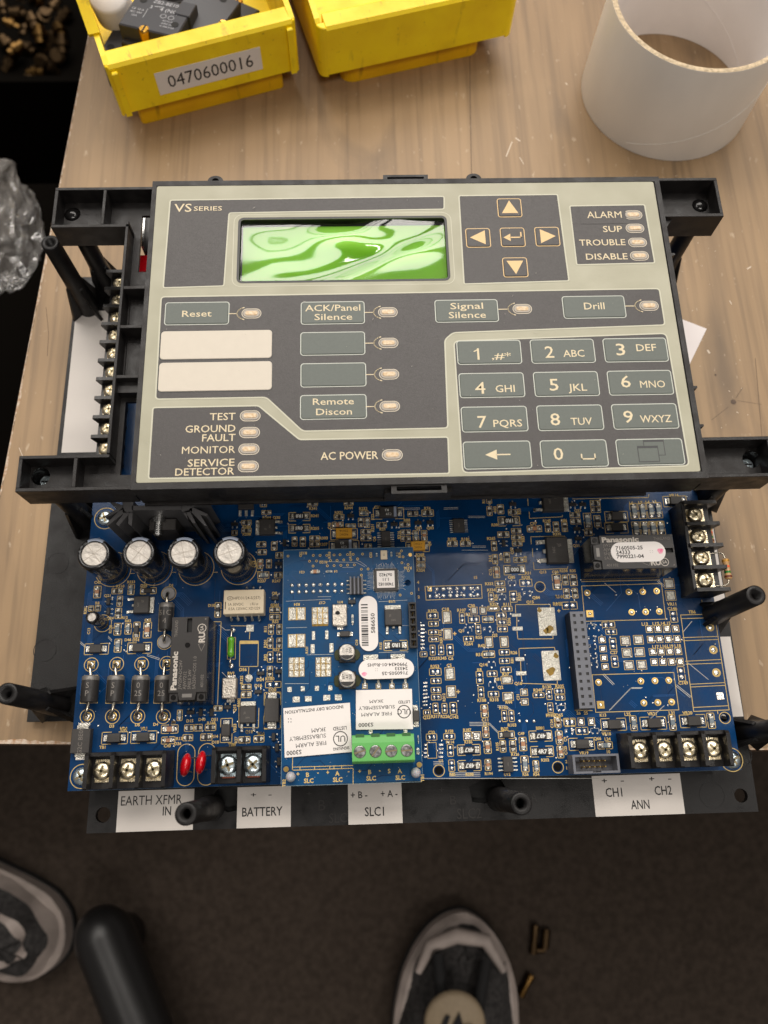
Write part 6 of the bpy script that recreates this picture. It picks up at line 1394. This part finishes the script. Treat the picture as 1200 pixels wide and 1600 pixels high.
# ================================================================== below the table: shoes, chair base, clutter
def shoe(ox, oy, ang, label, Lh=296, Wd=114, opening=False):
    t = thing('shoe', label, 'shoe', (ox, oy, ZFL), 'trainers on the floor'); t.rotation_euler[2] = math.radians(ang)
    W_ = [(0, 0), (.02, .30), (.06, .56), (.12, .78), (.2, .94), (.3, 1.0), (.4, .97), (.52, .84), (.65, .74), (.78, .74), (.88, .70), (.95, .52), (.985, .28), (1, 0)]
    right = [(Wd / 2 * w, -Lh * s) for s, w in W_]; left = [(-Wd / 2 * w * .96, -Lh * s) for s, w in W_[1:-1]][::-1]
    out = rounded(right + left, 9, 3)                     # toe at the origin, heel at -y
    m = MB(); m.prism(out, 0, 9, 'shoe_dark', bottom=True); m.build('outsole', t)
    m = MB(); m.prism(offset(out, 1.5), 9, 34, 'shoe_white', ch=5); m.build('midsole', t)
    def hgt(y): s = -y / Lh; return 46 + 42 * min(1, max(0, (s - .12) / .4))
    rings = [(4, .0), (9, .34), (19, .62), (22.5, .72), (36, .95)] if opening else [(4, .0), (9, .34), (15, .58), (26, .82), (38, .95)]
    pr = []
    for d, k in rings:
        of = offset(out, d); of2 = offset(out, d + (4 if d > 5 else 1.5))
        pr.append([(a_[0] + (b_[0] - a_[0]) * (.5 + .5 * math.sin(i * .55 + d)), a_[1] + (b_[1] - a_[1]) * (.5 + .5 * math.sin(i * .55 + d)), 30 + (hgt(a_[1]) - 30) * k + 1.5 * math.sin(i * .8 + d)) for i, (a_, b_) in enumerate(zip(of, of2))])
    n = len(out)
    for j, (mt, nm) in enumerate((('shoe_white' if opening else 'shoe_mesh', 'toe_guard'), ('shoe_mesh', 'mesh_upper'), ('shoe_white' if opening else 'shoe_mesh', 'band' if opening else 'mesh_upper'), ('shoe_mesh', 'mesh_upper'))):
        m = MB(); m.add(pr[j] + pr[j + 1], [(i, (i + 1) % n, n + (i + 1) % n, n + i) for i in range(n)], mt, True); m.build(nm, t)
    m = MB(); m.add(pr[-1], [tuple(range(n))], 'shoe_dark' if opening else 'shoe_mesh'); m.build('collar_lining' if opening else 'toe_box', t)
    if not opening:
        for k, x in ((0, -18), (1, 14)):
            b = MB(); b.tube([(x * 1.3, -34, 56), (x * 1.0, -62, 62), (x * .8, -95, 72)], 5.5, 'shoe_dark', 8); b.build('overlay_band', t)
        b = MB(); b.tube([(-38, -52, 46), (-30, -30, 48), (-8, -19, 48), (18, -20, 48), (36, -42, 46)], [3, 6, 7, 6, 3], 'shoe_white', 8); b.build('toe_band', t)
        b = MB(); b.T = Matrix.Translation((-6, -80, 73)) @ Matrix.Rotation(math.radians(12), 4, 'X'); b.lathe([(25, -4), (25, 0), (22, 2), (.01, 2.5)], 0, 0, 'shoe_badge', 28)
        b.build('tongue_badge', t)
        b = MB(); b.T = Matrix.Translation((-6, -80, 73)) @ Matrix.Rotation(math.radians(12), 4, 'X'); b.flat([(-6, -8), (2, 12), (6, 2), (14, 4), (6, -12), (2, -2)], 4.6, 'shoe_dark'); b.flat([(-14, -10), (-9, 8), (-5, 8), (-9, -10)], 4.4, 'shoe_dark'); b.build('badge_mark', t)
    return t
x, y = P(722, 1424, ZFL + 40); shoe(x + 4, y, -9, "grey and white trainer below the table, toe pointing at it")
x, y = P(122, 1425, ZFL + 40); shoe(x - 284, y + 84, 66, "white banded trainer at the left edge beside the black chair leg", opening=True)
t = thing('chair_leg', "rounded black chair leg end on the dark carpet", "chair leg", P(172, 1480, ZFL) + (ZFL,))
a = P(162, 1474, ZFL + 70); b = P(246, 1690, ZFL + 90); o0 = P(172, 1480, ZFL)
d = Vector((b[0] - a[0], b[1] - a[1])).normalized()
pts = []; rs = []
for k in range(9):
    q = k / 8 * math.pi / 2; pts.append((a[0] - d[0] * 30 * math.cos(q) - o0[0], a[1] - d[1] * 30 * math.cos(q) - o0[1], 62)); rs.append(max(.5, 25 * math.sin(q)))
for k in range(1, 9): pts.append((a[0] + (b[0] - a[0]) * k / 4 - o0[0], a[1] + (b[1] - a[1]) * k / 4 - o0[1], 62 + 5 * k)); rs.append(25 - .4 * k)
m = MB(); m.tube(pts, rs, 'chair_black', 24); m.build('leg_tube', t)
m = MB(); p_ = (a[0] - o0[0] + 12, a[1] - o0[1] + 4); m.lathe([(16, .5), (18, 6), (18, 40), (14, 46), (.1, 48)], p_[0] - 12, p_[1] - 8, 'chair_black', 20); m.build('glide', t)
for px, py, ln, an, lab in ((835, 1468, 24, 80, "small dull brass clip on the carpet past the trainer's toe"), (822, 1540, 20, 55, "tiny bright brass stud on the carpet right of the trainer")):
    x, y = P(px, py, ZFL + 5); m = MB(); c_, s_ = math.cos(math.radians(an)), math.sin(math.radians(an))
    m.tube([(x - c_ * ln / 2, y - s_ * ln / 2, ZFL + 4.5), (x, y, ZFL + 4.5), (x + c_ * ln / 2, y + s_ * ln / 2, ZFL + 4.5)], [4, 3, 4.2], 'brass_dark' if ln < 22 else 'brass_dull', 12)
    if ln > 22: m.tube([(x + 9, y - 8, ZFL + 4), (x + 12, y + 8, ZFL + 4)], 4, 'brass_dull', 10); m.tube([(x, y - 9, ZFL + 4), (x + 9, y - 9, ZFL + 4)], 3, 'brass_dull', 10)
    tag(m.build('brass_stud' if ln < 22 else 'brass_clip'), lab, "brass piece")
# dark crate with brass fittings beyond the table's left edge
x0, y0 = P(-40, 60, -220); x1, y1 = P(92, 70, -220)
t = thing('dark_crate', "dark crate of brass fittings beyond the table's left edge", "crate", ((x0 + x1) / 2, y0 + 60, ZFL))
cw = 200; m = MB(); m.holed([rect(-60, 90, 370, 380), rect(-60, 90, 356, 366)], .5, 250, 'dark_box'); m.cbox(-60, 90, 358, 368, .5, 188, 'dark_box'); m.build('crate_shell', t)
rf = random.Random(21); base_loc = ((x0 + x1) / 2, y0 + 60)
spots = [(20, 40, 1), (30, 22, 0), (62, 55, 1), (82, 60, 0), (94, 50, 1), (70, 28, 0), (58, 115, 1), (90, 88, 0), (12, 70, 0), (45, 78, 0), (75, 80, 0), (100, 25, 0), (5, 15, 0), (60, 5, 1), (24, 78, 1), (50, 130, 0), (40, 50, 0), (85, 12, 0), (15, 100, 0), (66, 96, 0), (35, 5, 0), (98, 70, 0), (78, 108, 0), (52, 35, 0)]
words_ = ["lowest", "second lowest", "third", "fourth"]
for i, (px, py, br) in enumerate(spots):
    z = -292 + rf.uniform(-6, 14); x, y = P(px, py, z); m = MB()
    m.T = Matrix.Translation((x, y, z)) @ Matrix.Rotation(rf.uniform(0, 6.28), 4, 'Z') @ Matrix.Rotation(rf.uniform(.3, 1.9), 4, 'X')
    m.lathe([(.62 * q_, .62 * w_) for q_, w_ in ((4, -14), (9, -14), (9, -4), (12, -3), (12, 5), (8, 6), (8, 14), (5, 14))], 0, 0, 'brass_dark' if br else 'brass_dull', 12, smooth=False)
    tag(m.build('brass_fitting'), "small brass pipe fitting heaped in the dark crate, out of focus", "brass fitting", "brass fittings in the dark crate")
m = MB(); m.box(-420, 60, ZFL + .5, -72, 470, -200, 'dark_box', ch=3); tag(m.build('darkening_block'), "black block added to darken the gap left of the table", "dark block")  # block added to keep the floor gap beside the table black
from mathutils import noise
# crumpled clear plastic bag hanging beside the table
def bag(px, py, z, rx, ry, rz, seed, label):
    x, y = P(px, py, z); bm = bmesh.new(); bmesh.ops.create_icosphere(bm, subdivisions=6, radius=1.0); rb = random.Random(seed)
    off = Vector((rb.uniform(0, 50), rb.uniform(0, 50), rb.uniform(0, 50)))
    for v in bm.verts:
        p = v.co.copy(); q = p * 1.3 + off; q += Vector((noise.noise(q * 1.7), noise.noise(q * 1.7 + Vector((9, 0, 0))), noise.noise(q * 1.7 + Vector((0, 9, 0))))) * .6
        k = .82 + .30 * (1 - abs(noise.noise(q * .8)) * 2.2) + .10 * (1 - abs(noise.noise(q * 1.9)) * 2.2)
        v.co = Vector((p.x * rx * k, p.y * ry * k, p.z * rz * k)) * U
    me = bpy.data.meshes.new('plastic_bag'); bm.to_mesh(me); bm.free(); me.materials.append(MATS['bag'])
    for q in me.polygons: q.use_smooth = True
    o = bpy.data.objects.new('plastic_bag', me); COL.objects.link(o); o.location = Vector((x, y, z)) * U; tag(o, label, "plastic bag")
bag(-8, 350, -60, 22, 36, 30, 4, "crumpled clear plastic bag hanging past the table's left edge")
